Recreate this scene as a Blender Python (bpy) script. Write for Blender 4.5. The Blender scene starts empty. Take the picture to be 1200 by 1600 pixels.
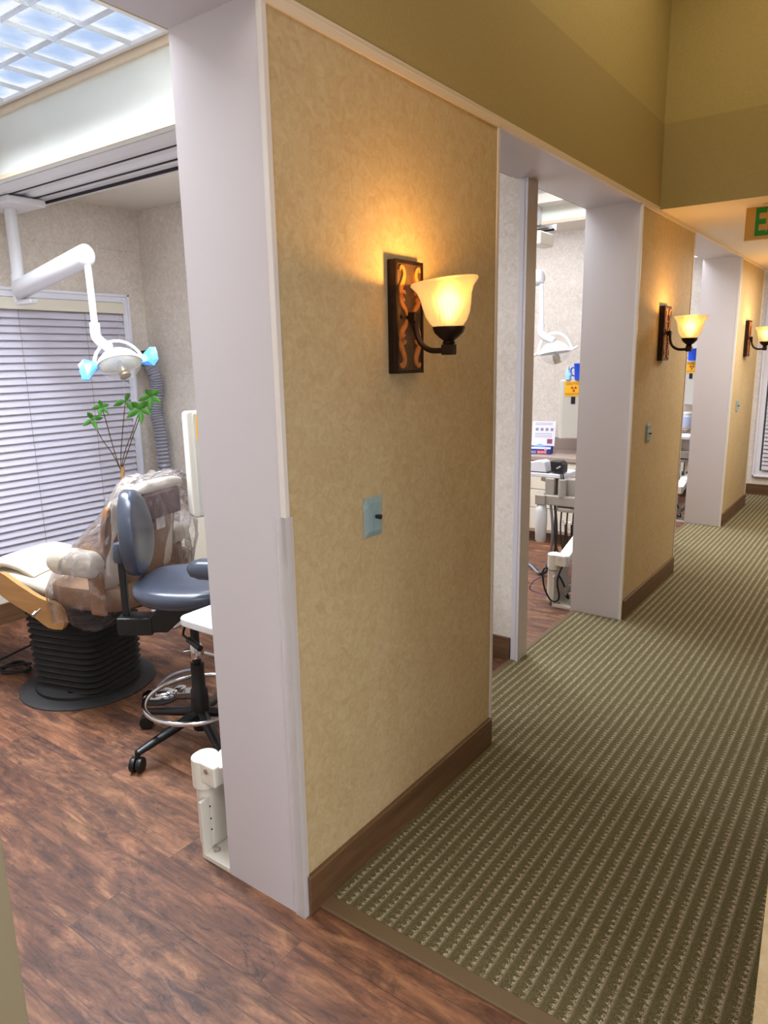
import bpy, bmesh, math, random
from mathutils import Vector, Matrix
random.seed(7)
C = bpy.context.scene.collection
PI = math.pi
# ------------------------------------------------------------------ camera
sc = bpy.context.scene
cam_d = bpy.data.cameras.new('camera'); cam = bpy.data.objects.new('camera', cam_d); C.objects.link(cam)
YAW, PITCH, ROLL, FPX = -0.629795, -0.213503, -0.018531, 1109.23
fw = Vector((math.sin(YAW)*math.cos(PITCH), math.cos(YAW)*math.cos(PITCH), math.sin(PITCH)))
rt = fw.cross(Vector((0, 0, 1))).normalized(); up = rt.cross(fw)
c_, s_ = math.cos(ROLL), math.sin(ROLL)
rt, up = rt*c_ + up*s_, up*c_ - rt*s_
m = Matrix((rt, up, -fw)).transposed().to_4x4(); m.translation = Vector((1.2539, -1.2896, 1.5964))
cam.matrix_world = m
cam_d.sensor_fit = 'VERTICAL'; cam_d.sensor_height = 36; cam_d.sensor_width = 27; cam_d.lens = FPX/1600*36
cam_d.clip_start = 0.02; cam_d.clip_end = 60
sc.camera = cam
sc.view_settings.view_transform = 'Standard'; sc.view_settings.look = 'None'
sc.view_settings.gamma = 1; sc.view_settings.use_curve_mapping = False
sc.view_settings.exposure = 0.0
# ------------------------------------------------------------------ world and big lights
w = bpy.data.worlds.new('world'); sc.world = w; w.use_nodes = True
w.node_tree.nodes['Background'].inputs[0].default_value = (0.93, 0.95, 1.0, 1)
w.node_tree.nodes['Background'].inputs[1].default_value = 0.75
ROOM_W, ROOM_COL = 62.0, (0.84, 0.90, 1.0)
SCONCE_W, SCONCE_COL = 7.5, (1.0, 0.47, 0.10)
def area(name, loc, size, power, col, spread=180, rot=(0, 0, 0)):
    l = bpy.data.lights.new(name, 'AREA'); l.shape = 'RECTANGLE'; l.size, l.size_y = size
    l.energy = power; l.color = col; l.spread = math.radians(spread)
    o = bpy.data.objects.new(name, l); C.objects.link(o); o.location = loc; o.rotation_euler = rot
    return o
PITCH_Y = 2.865                      # distance from one treatment room to the next
for k in range(-1, 3):
    dy = k*PITCH_Y
    area('troffer_lamp', (-1.86, 0.27+dy, 2.80), (1.36, 0.40), 60, ROOM_COL, 116)
    area('added_room_wash', (-0.72, -.10+dy if k != -1 else -3.0+.35, 2.82), (.62, 0.62), 34, ROOM_COL, 178)  # wash light added out of sight to brighten the room walls
    area('added_back_wall_fill', (-1.5, 1.22+dy, 2.615), (1.2, 0.22), 24, ROOM_COL, 178)  # fill added above the track, out of view, for the back walls
area('added_rear_fill', (1.3, -2.5, 3.72), (1.6, 1.2), 50, (0.98, 0.97, 1.0), 178)  # added overhead fill behind the camera, lifts the jamb faces
area('added_well_fill', (0.62, 1.9, 3.72), (0.7, 1.8), 13, (1.0, 0.86, 0.60), 178)  # unseen fill added high in the light well
area('added_corridor_fill', (0.8, 5.4, 2.395), (0.5, 2.2), 56, (1.0, 0.95, 0.90), 170)  # added fill under the low ceiling, brightens the far piers
area('added_side_fill', (2.55, -1.2, 1.0), (1.0, 1.5), 20, (0.93, 0.95, 1.0), 120, (0, math.radians(74), 0))  # added side fill for the lower wallpaper, no window stands here

# ------------------------------------------------------------------ materials
def lin(h):
    h = h.lstrip('#'); o = []
    for i in (0, 2, 4):
        v = int(h[i:i+2], 16)/255
        o.append(v/12.92 if v <= .04045 else ((v+.055)/1.055)**2.4)
    return (*o, 1)
MATS = {}
def mat(name, col, rough=.5, metal=0, noise=0, nscale=30, bump=0, bscale=60, trans=0, emit=None, estr=0, alpha=1, coat=0, ior=1.45, sheen=0):
    if name in MATS: return MATS[name]
    M = bpy.data.materials.new(name); M.use_nodes = True; nt = M.node_tree; b = nt.nodes['Principled BSDF']
    col = lin(col) if isinstance(col, str) else col
    b.inputs['Base Color'].default_value = col; b.inputs['Roughness'].default_value = rough
    b.inputs['Metallic'].default_value = metal; b.inputs['IOR'].default_value = ior
    b.inputs['Transmission Weight'].default_value = trans; b.inputs['Alpha'].default_value = alpha
    b.inputs['Coat Weight'].default_value = coat; b.inputs['Sheen Weight'].default_value = sheen
    if emit: b.inputs['Emission Color'].default_value = emit; b.inputs['Emission Strength'].default_value = estr
    tc = nt.nodes.new('ShaderNodeTexCoord')
    if noise:
        n = nt.nodes.new('ShaderNodeTexNoise'); n.inputs['Scale'].default_value = nscale; n.inputs['Detail'].default_value = 5
        nt.links.new(tc.outputs['Object'], n.inputs['Vector'])
        r = nt.nodes.new('ShaderNodeValToRGB'); r.color_ramp.elements[0].position = .3; r.color_ramp.elements[1].position = .7
        r.color_ramp.elements[0].color = tuple(c*(1-noise) for c in col[:3])+(1,)
        r.color_ramp.elements[1].color = tuple(min(1, c*(1+noise)) for c in col[:3])+(1,)
        nt.links.new(n.outputs['Fac'], r.inputs[0]); nt.links.new(r.outputs[0], b.inputs['Base Color'])
    if bump:
        n = nt.nodes.new('ShaderNodeTexNoise'); n.inputs['Scale'].default_value = bscale; n.inputs['Detail'].default_value = 4
        nt.links.new(tc.outputs['Object'], n.inputs['Vector'])
        bp = nt.nodes.new('ShaderNodeBump'); bp.inputs['Strength'].default_value = bump; bp.inputs['Distance'].default_value = .003
        nt.links.new(n.outputs['Fac'], bp.inputs['Height']); nt.links.new(bp.outputs[0], b.inputs['Normal'])
    MATS[name] = M; return M

def N(nt, t, **kw):
    n = nt.nodes.new(t)
    for k, v in kw.items():
        if k.startswith('_'): setattr(n, k[1:], v)
        else: n.inputs[k.replace('__', ' ')].default_value = v
    return n
def math_node(nt, op, a, b=None):
    n = nt.nodes.new('ShaderNodeMath'); n.operation = op
    for i, v in enumerate((a, b)):
        if v is None: continue
        if isinstance(v, (int, float)): n.inputs[i].default_value = v
        else: nt.links.new(v, n.inputs[i])
    return n.outputs[0]
def mixc(nt, fac, a, b, mode='MIX'):
    n = nt.nodes.new('ShaderNodeMix'); n.data_type = 'RGBA'; n.blend_type = mode
    for s, v in ((n.inputs['Factor'], fac), (n.inputs[6], a), (n.inputs[7], b)):
        if isinstance(v, (int, float)): s.default_value = v
        elif isinstance(v, tuple): s.default_value = v
        else: nt.links.new(v, s)
    return n.outputs[2]
def ramp(nt, fac, stops):
    r = nt.nodes.new('ShaderNodeValToRGB'); e = r.color_ramp.elements
    while len(e) < len(stops): e.new(.5)
    for i, (p, c) in enumerate(stops):
        e[i].position = p; e[i].color = lin(c) if isinstance(c, str) else (c, c, c, 1)
    nt.links.new(fac, r.inputs[0]); return r.outputs[0]

def wallpaper(name, c_dark, c_mid, c_light, bump):
    M = bpy.data.materials.new(name); M.use_nodes = True; nt = M.node_tree; b = nt.nodes['Principled BSDF']
    tc = nt.nodes.new('ShaderNodeTexCoord'); v = tc.outputs['Object']
    n1 = N(nt, 'ShaderNodeTexNoise', Scale=34.0, Detail=6.0, Roughness=.65, Distortion=1.2); nt.links.new(v, n1.inputs['Vector'])
    n2 = N(nt, 'ShaderNodeTexNoise', Scale=4.0, Detail=3.0); nt.links.new(v, n2.inputs['Vector'])
    f = math_node(nt, 'ADD', math_node(nt, 'MULTIPLY', n1.outputs['Fac'], .75), math_node(nt, 'MULTIPLY', n2.outputs['Fac'], .25))
    nt.links.new(ramp(nt, f, [(.36, c_dark), (.5, c_mid), (.64, c_light)]), b.inputs['Base Color'])
    b.inputs['Roughness'].default_value = .7
    n3 = N(nt, 'ShaderNodeTexNoise', Scale=70.0, Detail=4.0, Distortion=2.0); nt.links.new(v, n3.inputs['Vector'])
    bp = N(nt, 'ShaderNodeBump', Strength=bump, Distance=.003); nt.links.new(n3.outputs['Fac'], bp.inputs['Height'])
    nt.links.new(bp.outputs[0], b.inputs['Normal']); return M
M_paper = wallpaper('tan_wallpaper', '#b1996e', '#b9a37a', '#c1ae86', .28)
M_rpaper = wallpaper('beige_room_wallpaper', '#c3b8ab', '#d0c6ba', '#dbd3c9', .10)

def wood_floor():
    M = bpy.data.materials.new('vinyl_wood_planks'); M.use_nodes = True; nt = M.node_tree; b = nt.nodes['Principled BSDF']
    tc = nt.nodes.new('ShaderNodeTexCoord')
    mp = N(nt, 'ShaderNodeMapping'); mp.inputs['Location'].default_value = (1.13+1.18, .066+.175*40, 0); nt.links.new(tc.outputs['Object'], mp.inputs['Vector'])
    br = nt.nodes.new('ShaderNodeTexBrick'); br.offset = .5; br.offset_frequency = 2
    for k, v in (('Scale', 1), ('Mortar Size', .0011), ('Mortar Smooth', 0), ('Bias', 0), ('Brick Width', 1.18), ('Row Height', .175)): br.inputs[k].default_value = v
    br.inputs['Color1'].default_value = (0, 0, 0, 1); br.inputs['Color2'].default_value = (1, 1, 1, 1); br.inputs['Mortar'].default_value = (.5, .5, .5, 1)
    nt.links.new(mp.outputs[0], br.inputs['Vector'])
    rnd = br.outputs['Color']
    # per plank shift of the grain
    sh = nt.nodes.new('ShaderNodeVectorMath'); sh.operation = 'MULTIPLY_ADD'; sh.inputs[1].default_value = (7.3, 3.1, 5.7)
    nt.links.new(rnd, sh.inputs[0]); nt.links.new(tc.outputs['Object'], sh.inputs[2])
    def noise(scale, sx, det, dist=0.0, rough=.6):
        mm = N(nt, 'ShaderNodeMapping'); mm.inputs['Scale'].default_value = (sx, 1, 1); nt.links.new(sh.outputs[0], mm.inputs['Vector'])
        n = N(nt, 'ShaderNodeTexNoise', Scale=scale, Detail=det, Roughness=rough, Distortion=dist); nt.links.new(mm.outputs[0], n.inputs['Vector'])
        return n.outputs['Fac']
    g1 = noise(38.0, .10, 8.0, .6, .7); g2 = noise(9.0, .33, 6.0, 1.2, .7); g3 = noise(4.2, .45, 5.0, .7, .75); g4 = noise(26.0, .30, 6.0, 1.5, .75)
    base = ramp(nt, g2, [(.32, '#48291a'), (.43, '#6c422b'), (.54, '#8f5e42'), (.66, '#b58158')])
    tint = mixc(nt, .34, base, ramp(nt, rnd, [(0, '#694029'), (.5, '#885a40'), (1, '#a07556')]))
    fine = ramp(nt, g1, [(.34, .42), (.5, .95), (.68, 1.3)])
    c = mixc(nt, .85, tint, fine, 'MULTIPLY')
    dark = ramp(nt, g3, [(.44, 0.0), (.60, .95)])
    c = mixc(nt, math_node(nt, 'MULTIPLY', dark, ramp(nt, g4, [(.36, .25), (.6, 1.0)])), c, lin('#43281e'))
    vein = ramp(nt, g4, [(.555, 0.0), (.62, .8)])
    c = mixc(nt, math_node(nt, 'MULTIPLY', vein, ramp(nt, g2, [(.4, 1.0), (.6, .15)])), c, lin('#3c241b'))
    g5 = noise(60.0, .05, 3.0, .3, .6)
    c = mixc(nt, ramp(nt, g5, [(.60, 0.0), (.66, .55)]), c, lin('#4a2c20'))
    c = mixc(nt, math_node(nt, 'MULTIPLY', br.outputs['Fac'], .7), c, lin('#3a241a'))
    c = mixc(nt, 1.0, c, (.78, .77, .74, 1), 'MULTIPLY')
    nt.links.new(c, b.inputs['Base Color'])
    b.inputs['Roughness'].default_value = .42
    nt.links.new(ramp(nt, g1, [(.3, .62), (.7, .5)]), b.inputs['Roughness'])
    bp = N(nt, 'ShaderNodeBump', Strength=.25, Distance=.0015); nt.links.new(g1, bp.inputs['Height']); nt.links.new(bp.outputs[0], b.inputs['Normal'])
    return M
M_floor = wood_floor()

def carpet_mat():
    M = bpy.data.materials.new('striped_carpet'); M.use_nodes = True; nt = M.node_tree; b = nt.nodes['Principled BSDF']
    tc = nt.nodes.new('ShaderNodeTexCoord'); v = tc.outputs['Object']
    nz = N(nt, 'ShaderNodeTexNoise', Scale=260.0, Detail=3.0); nt.links.new(v, nz.inputs['Vector'])
    nb = N(nt, 'ShaderNodeTexNoise', Scale=70.0, Detail=2.0); nt.links.new(v, nb.inputs['Vector'])
    sp = nt.nodes.new('ShaderNodeSeparateXYZ'); nt.links.new(v, sp.inputs[0])
    x, y = sp.outputs[0], sp.outputs[1]
    P, T = .0375, .021
    jit = math_node(nt, 'MULTIPLY', math_node(nt, 'SUBTRACT', nz.outputs['Fac'], .5), .024)
    u = math_node(nt, 'FRACT', math_node(nt, 'DIVIDE', math_node(nt, 'ADD', math_node(nt, 'ADD', x, 10.0), jit), P))
    # teeth: comb of light tufts along the stripe
    jy = math_node(nt, 'MULTIPLY', math_node(nt, 'SUBTRACT', nb.outputs['Fac'], .5), .012)
    t = math_node(nt, 'FRACT', math_node(nt, 'DIVIDE', math_node(nt, 'ADD', math_node(nt, 'ADD', y, 10.0), jy), T))
    tooth = math_node(nt, 'ABSOLUTE', math_node(nt, 'SUBTRACT', t, .5))          # 0 centre .. .5 edge
    edge = math_node(nt, 'ADD', .32, math_node(nt, 'MULTIPLY', tooth, .75))      # light zone starts here
    a = math_node(nt, 'MULTIPLY', math_node(nt, 'SUBTRACT', u, edge), 4.5)
    a.node.use_clamp = True
    e = math_node(nt, 'MULTIPLY', math_node(nt, 'SUBTRACT', .98, u), 5.0); e.node.use_clamp = True
    light = math_node(nt, 'MULTIPLY', a, e)
    sp2 = ramp(nt, nz.outputs['Fac'], [(.35, .2), (.6, 1.0)])
    fac = math_node(nt, 'MULTIPLY', light, sp2)
    dark = ramp(nt, nz.outputs['Fac'], [(.3, '#4a432d'), (.7, '#706748')])
    lt = ramp(nt, nz.outputs['Fac'], [(.3, '#958872'), (.7, '#c2b498')])
    nt.links.new(mixc(nt, fac, dark, lt), b.inputs['Base Color'])
    b.inputs['Roughness'].default_value = .95; b.inputs['Specular IOR Level'].default_value = .1
    h = math_node(nt, 'ADD', math_node(nt, 'MULTIPLY', light, .8), math_node(nt, 'MULTIPLY', nz.outputs['Fac'], .8))
    bp = N(nt, 'ShaderNodeBump', Strength=.8, Distance=.004); nt.links.new(h, bp.inputs['Height']); nt.links.new(bp.outputs[0], b.inputs['Normal'])
    return M
M_carpet = carpet_mat()

def grain_wood(name, c1, c2, axis, rough=.4, scale=26):
    M = bpy.data.materials.new(name); M.use_nodes = True; nt = M.node_tree; b = nt.nodes['Principled BSDF']
    tc = nt.nodes.new('ShaderNodeTexCoord'); mp = nt.nodes.new('ShaderNodeMapping')
    s = [1, 1, 1]; s[axis] = .07; mp.inputs['Scale'].default_value = s
    nt.links.new(tc.outputs['Object'], mp.inputs['Vector'])
    n = N(nt, 'ShaderNodeTexNoise', Scale=float(scale), Detail=7.0, Roughness=.65, Distortion=.5); nt.links.new(mp.outputs[0], n.inputs['Vector'])
    nt.links.new(ramp(nt, n.outputs['Fac'], [(.3, c1), (.7, c2)]), b.inputs['Base Color']); b.inputs['Roughness'].default_value = rough
    return M
M_base = grain_wood('stained_oak_baseboard', '#4c3421', '#725439', 1)
M_basex = grain_wood('stained_oak_baseboard_across', '#4c3421', '#725439', 0)
M_ply = grain_wood('oak_plywood', '#8f6538', '#b0844e', 0, .35, 14)
M_shell = grain_wood('walnut_back_shell', '#70492c', '#8f643c', 2, .4, 14)
M_jamb = mat('pale_jamb_paint', '#c4bfc2', .45, bump=.08, bscale=120)
M_bead = mat('cream_trim_bead', '#d8c6ad', .4)
M_wbead = mat('white_trim_bead', '#d6cfc8', .35)
M_olive = mat('khaki_wall_paint', '#9c8b58', .8, noise=.05, nscale=90, bump=.15, bscale=200)
M_olive2 = mat('khaki_upper_wall_paint', '#a8975f', .8, noise=.05, nscale=90, bump=.15, bscale=200)
M_ceil = mat('cream_ceiling_paint', '#ddd3c4', .7, bump=.1, bscale=150)
M_rceil = mat('white_room_ceiling', '#dcd6cc', .8)
M_fascia = mat('white_fascia_paint', '#dfe2db', .5, noise=.02, nscale=8)
M_white = mat('white_enamel', '#d9d9dd', .25)
M_wtrim = mat('white_window_trim', '#dedee8', .4)
M_slat = mat('white_blind_slats', '#c2bfcc', .4)
M_val = mat('cream_valance', '#d6d0c0', .5)
M_cord = mat('blind_cord', '#8f857c', .8)
M_black = mat('black_plastic', '#141414', .4)
M_rubber = mat('black_rubber', '#1d1b1a', .7)
M_mat = mat('dark_grey_base_mat', '#2e2d2d', .6, noise=.1)
M_chrome = mat('chrome', '#d5d5d8', .12, 1)
M_vinyl = mat('slate_vinyl', '#3c424f', .3, coat=.2, bump=.05, bscale=300)
M_vinylb = mat('dark_grey_fabric_back', '#3c4047', .6, bump=.2, bscale=300)
M_cream = mat('cream_leather', '#c6bba9', .42, bump=.1, bscale=90)
M_creamp = mat('cream_plastic', '#d6d1c4', .45)
M_cab = mat('cream_cabinet_laminate', '#d8ceba', .5)
M_lam = mat('speckled_taupe_laminate', '#9d8c82', .4, noise=.12, nscale=160)
M_grey = mat('grey_unit_plastic', '#9b9388', .45)
M_bott = mat('frosted_white_bottle', '#cfd0ce', .4)
M_hose = mat('grey_ribbed_hose', '#8b8b95', .3, coat=.3)
M_leaf = mat('green_leaf', '#3f7d22', .45, noise=.25, nscale=30)
M_stem = mat('plant_stem', '#5c4a30', .7)
M_bluebag = mat('blue_plastic_sleeve', '#5a9fe8', .25, alpha=.75)
M_sconceb = mat('dark_bronze', '#2c1c13', .35, .6, noise=.25, nscale=40)
M_bfield = mat('brushed_brown_field', '#5a4535', .4, .5, noise=.2, nscale=60)
M_scroll = mat('copper_scroll', '#c27a3a', .35, .35, noise=.12, nscale=80)
M_plateb = mat('blue_grey_switch_plate', '#8fa9ad', .35)
M_sleeve = mat('pale_blue_film', '#9db9bd', .2, alpha=.55)
M_gold = mat('brass_sign_face', '#c79a4c', .35, .5)
M_green = mat('green_lettering', '#128a2a', .5)
M_yellow = mat('yellow_caution_sticker', '#f2b922', .5)
M_red = mat('dark_red_print', '#b03a1a', .5)
M_blue = mat('blue_plastic', '#1f4fd0', .35)
M_boxblue = mat('glove_box_blue', '#28388f', .5)
M_boxred = mat('glove_box_red', '#c8342c', .5)
M_paper2 = mat('white_printed_card', '#e6e2ea', .6)
M_print = mat('grey_print', '#8b8a9c', .6)
M_brass = mat('aged_lamp_brass', '#8e7a52', .35, .7)
M_strip = mat('brown_vinyl_edging', '#65523a', .5)
M_slot = mat('dark_track_slot', '#241c22', .6)
M_brown = mat('brown_upholstery', '#9c6a4c', .5)
M_purple = mat('purple_tubing', '#5c3f7a', .4)
M_dull = mat('dark_glazing', '#5a6a70', .1)

def film_mat():
    M = bpy.data.materials.new('clear_plastic_film'); M.use_nodes = True; nt = M.node_tree; nt.nodes.clear()
    out = nt.nodes.new('ShaderNodeOutputMaterial'); tr = nt.nodes.new('ShaderNodeBsdfTransparent'); tr.inputs[0].default_value = (.97, .97, .99, 1)
    gl = nt.nodes.new('ShaderNodeBsdfGlossy'); gl.inputs['Roughness'].default_value = .12; gl.inputs[0].default_value = (.95, .95, 1, 1)
    di = nt.nodes.new('ShaderNodeBsdfDiffuse'); di.inputs[0].default_value = (.85, .85, .9, 1)
    tc = nt.nodes.new('ShaderNodeTexCoord'); n = N(nt, 'ShaderNodeTexNoise', Scale=9.0, Detail=4.0, Distortion=2.5); nt.links.new(tc.outputs['Object'], n.inputs['Vector'])
    bp = N(nt, 'ShaderNodeBump', Strength=.6, Distance=.03); nt.links.new(n.outputs['Fac'], bp.inputs['Height']); nt.links.new(bp.outputs[0], gl.inputs['Normal'])
    fr = nt.nodes.new('ShaderNodeFresnel'); fr.inputs[0].default_value = 1.5; nt.links.new(bp.outputs[0], fr.inputs['Normal'])
    m1 = nt.nodes.new('ShaderNodeMixShader'); m2 = nt.nodes.new('ShaderNodeMixShader')
    nt.links.new(ramp(nt, n.outputs['Fac'], [(.52, .01), (.70, .12)]), m1.inputs[0]); nt.links.new(tr.outputs[0], m1.inputs[1]); nt.links.new(di.outputs[0], m1.inputs[2])
    nt.links.new(math_node(nt, 'MULTIPLY', fr.outputs[0], .8), m2.inputs[0]); nt.links.new(m1.outputs[0], m2.inputs[1]); nt.links.new(gl.outputs[0], m2.inputs[2])
    nt.links.new(m2.outputs[0], out.inputs[0]); return M
M_film = film_mat()
def shade_mat():
    M = bpy.data.materials.new('alabaster_glass_shade'); M.use_nodes = True; nt = M.node_tree; nt.nodes.clear()
    out = nt.nodes.new('ShaderNodeOutputMaterial')
    tl = nt.nodes.new('ShaderNodeBsdfTranslucent'); tl.inputs[0].default_value = (.20, .145, .075, 1)
    di = nt.nodes.new('ShaderNodeBsdfDiffuse'); di.inputs[0].default_value = (.22, .18, .12, 1)
    em = nt.nodes.new('ShaderNodeEmission'); em.inputs[0].default_value = (1.0, .68, .32, 1); em.inputs[1].default_value = .34
    a = nt.nodes.new('ShaderNodeMixShader'); a.inputs[0].default_value = .35; nt.links.new(tl.outputs[0], a.inputs[1]); nt.links.new(di.outputs[0], a.inputs[2])
    s = nt.nodes.new('ShaderNodeAddShader'); rf = nt.nodes.new('ShaderNodeBsdfRefraction'); rf.inputs['Roughness'].default_value = 1.0; rf.inputs['IOR'].default_value = 1.18; rf.inputs[0].default_value = (1, .85, .55, 1)
    b2 = nt.nodes.new('ShaderNodeMixShader'); b2.inputs[0].default_value = .45; nt.links.new(a.outputs[0], b2.inputs[1]); nt.links.new(rf.outputs[0], b2.inputs[2])
    nt.links.new(b2.outputs[0], s.inputs[0]); nt.links.new(em.outputs[0], s.inputs[1])
    nt.links.new(s.outputs[0], out.inputs[0]); return M
M_shade = shade_mat()
M_clear = mat('clear_lens', (.85, .9, .97, 1), .05, alpha=.22)
M_louver = mat('satin_louver', '#dfe8f6', .25, .55)
def louver_glow():
    M = bpy.data.materials.new('fluorescent_glow'); M.use_nodes = True; nt = M.node_tree; nt.nodes.clear()
    out = nt.nodes.new('ShaderNodeOutputMaterial'); em = nt.nodes.new('ShaderNodeEmission')
    tc = nt.nodes.new('ShaderNodeTexCoord'); sp = nt.nodes.new('ShaderNodeSeparateXYZ'); nt.links.new(tc.outputs['Object'], sp.inputs[0])
    u = math_node(nt, 'FRACT', math_node(nt, 'DIVIDE', math_node(nt, 'ADD', sp.outputs[0], .70), .20)); v = math_node(nt, 'FRACT', math_node(nt, 'DIVIDE', math_node(nt, 'ADD', sp.outputs[1], .305), .20333))
    du = math_node(nt, 'ABSOLUTE', math_node(nt, 'SUBTRACT', u, .55)); dv = math_node(nt, 'ABSOLUTE', math_node(nt, 'SUBTRACT', v, .45))
    n = N(nt, 'ShaderNodeTexNoise', Scale=7.0, Detail=2.0, Distortion=.8); nt.links.new(tc.outputs['Object'], n.inputs['Vector'])
    f = math_node(nt, 'ADD', math_node(nt, 'MAXIMUM', du, dv), math_node(nt, 'MULTIPLY', math_node(nt, 'SUBTRACT', n.outputs['Fac'], .5), .7))
    c = ramp(nt, f, [(.08, '#b6cdf2'), (.30, '#c8dbf8'), (.46, '#f2f7ff')])
    nt.links.new(c, em.inputs[0]); em.inputs[1].default_value = 1.05
    nt.links.new(em.outputs[0], out.inputs[0]); return M
M_glow = louver_glow()
M_bulb = mat('lit_bulb', (1, .8, .5, 1), .3, emit=(1, .72, .35, 1), estr=34)

# ------------------------------------------------------------------ mesh helpers
def box(bm, lo, hi, M=None):
    x0, y0, z0 = lo; x1, y1, z1 = hi
    vs = [bm.verts.new(v) for v in ((x0,y0,z0),(x1,y0,z0),(x1,y1,z0),(x0,y1,z0),(x0,y0,z1),(x1,y0,z1),(x1,y1,z1),(x0,y1,z1))]
    for f in ((0,3,2,1),(4,5,6,7),(0,1,5,4),(1,2,6,5),(2,3,7,6),(3,0,4,7)): bm.faces.new([vs[i] for i in f])
    if M is not None: bmesh.ops.transform(bm, matrix=M, verts=vs)
    return bm
def smooth_pts(pts, n=6):
    P = [Vector(p) for p in pts]; out = []
    for i in range(len(P)-1):
        a, b, c, d = P[max(i-1, 0)], P[i], P[i+1], P[min(i+2, len(P)-1)]
        for k in range(n):
            t = k/n
            out.append(.5*((2*b)+(c-a)*t+(2*a-5*b+4*c-d)*t*t+(3*b-a-3*c+d)*t**3))
    out.append(P[-1]); return out
def tube(bm, pts, r, seg=12, caps=True, sq=None, closed=False):
    P = [Vector(p) for p in pts]; n = len(P)
    R = r if isinstance(r, (list, tuple)) else [r]*n
    nrm = None; rings = []
    for i in range(n):
        if closed: t = (P[(i+1) % n]-P[i-1])
        else: t = P[min(i+1, n-1)]-P[max(i-1, 0)]
        t.normalize()
        if nrm is None: nrm = t.orthogonal().normalized() if abs(t.z) > .99 else t.cross(Vector((0, 0, 1))).normalized()
        nrm = (nrm-t*nrm.dot(t)).normalized(); bi = t.cross(nrm)
        ring = []
        for k in range(seg):
            a = 2*PI*k/seg
            u, v = math.cos(a), math.sin(a)
            if sq: u, v = u*sq[0], v*sq[1]
            ring.append(bm.verts.new(P[i]+nrm*u*R[i]+bi*v*R[i]))
        rings.append(ring)
    rng = range(n) if closed else range(n-1)
    for i in rng:
        A, B = rings[i], rings[(i+1) % n]
        for k in range(seg): bm.faces.new((A[k], A[(k+1) % seg], B[(k+1) % seg], B[k]))
    if caps and not closed: bm.faces.new(list(reversed(rings[0]))); bm.faces.new(rings[-1])
    return bm
def lathe(bm, prof, seg=28, M=None, wob=None):
    rings = []; vs = []
    for r, z in prof:
        ring = []
        for k in range(seg):
            a = 2*PI*k/seg; rr = r*(1+(wob(a, z) if wob else 0))
            v = bm.verts.new((rr*math.cos(a), rr*math.sin(a), z)); ring.append(v); vs.append(v)
        rings.append(ring)
    for A, B in zip(rings, rings[1:]):
        for k in range(seg): bm.faces.new((A[k], A[(k+1) % seg], B[(k+1) % seg], B[k]))
    if prof[0][0] > 1e-5: bm.faces.new(list(reversed(rings[0])))
    if prof[-1][0] > 1e-5: bm.faces.new(rings[-1])
    if M is not None: bmesh.ops.transform(bm, matrix=M, verts=vs)
    return bm
def open_lathe(bm, prof, seg=28, M=None, wob=None):
    n0 = len(bm.faces); lathe(bm, prof, seg, M, wob); bm.faces.ensure_lookup_table()
    fs = [f for f in bm.faces if len(f.verts) == seg and seg > 4]
    bmesh.ops.delete(bm, geom=fs, context='FACES_ONLY'); return bm
def prism(bm, poly, h0, h1, M=None):
    a = [bm.verts.new((x, y, h0)) for x, y in poly]; b = [bm.verts.new((x, y, h1)) for x, y in poly]
    n = len(poly); bm.faces.new(list(reversed(a))); bm.faces.new(b)
    for i in range(n): bm.faces.new((a[i], a[(i+1) % n], b[(i+1) % n], b[i]))
    if M is not None: bmesh.ops.transform(bm, matrix=M, verts=a+b)
    return bm
def rrect(x0, y0, x1, y1, r, n=5):
    o = []
    for cx, cy, a0 in ((x1-r, y1-r, 0), (x0+r, y1-r, 90), (x0+r, y0+r, 180), (x1-r, y0+r, 270)):
        for k in range(n+1):
            a = math.radians(a0+90*k/n); o.append((cx+r*math.cos(a), cy+r*math.sin(a)))
    return o
def T(x=0, y=0, z=0): return Matrix.Translation((x, y, z))
def RX(d): return Matrix.Rotation(math.radians(d), 4, 'X')
def RY(d): return Matrix.Rotation(math.radians(d), 4, 'Y')
def RZ(d): return Matrix.Rotation(math.radians(d), 4, 'Z')
def BM(): return bmesh.new()
def obj(name, bm, material, parent=None, smooth=False, bevel=0, sub=0, seg=2):
    bmesh.ops.recalc_face_normals(bm, faces=bm.faces)
    me = bpy.data.meshes.new(name); bm.to_mesh(me); bm.free()
    me.materials.append(material)
    if smooth:
        for p in me.polygons: p.use_smooth = True
        if hasattr(me, 'set_sharp_from_angle'): me.set_sharp_from_angle(angle=math.radians(48))
    o = bpy.data.objects.new(name, me); C.objects.link(o)
    if parent: o.parent = parent
    if bevel:
        b = o.modifiers.new('bevel', 'BEVEL'); b.width = bevel; b.segments = seg; b.limit_method = 'ANGLE'; b.angle_limit = math.radians(40)
    if sub:
        s = o.modifiers.new('sub', 'SUBSURF'); s.levels = s.render_levels = sub
    return o
def tag(o, label, cat, group=None):
    o['label'] = label; o['category'] = cat
    if group: o['group'] = group
    return o
def thing(name, label, cat, loc=(0, 0, 0), rz=0, group=None):
    o = bpy.data.objects.new(name, None); C.objects.link(o); o.location = loc; o.rotation_euler = (0, 0, math.radians(rz))
    return tag(o, label, cat, group)
def struct(name, bm, material, **k):
    o = obj(name, bm, material, **k); o['kind'] = 'structure'; return o
def dup(root, loc, rz, label):
    def cp(o, par):
        c = o.copy(); C.objects.link(c); c.parent = par
        for ch in list(o.children): cp(ch, c)
        return c
    r = cp(root, None); r.location = loc; r.rotation_euler = (0, 0, rz); r['label'] = label; return r
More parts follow.
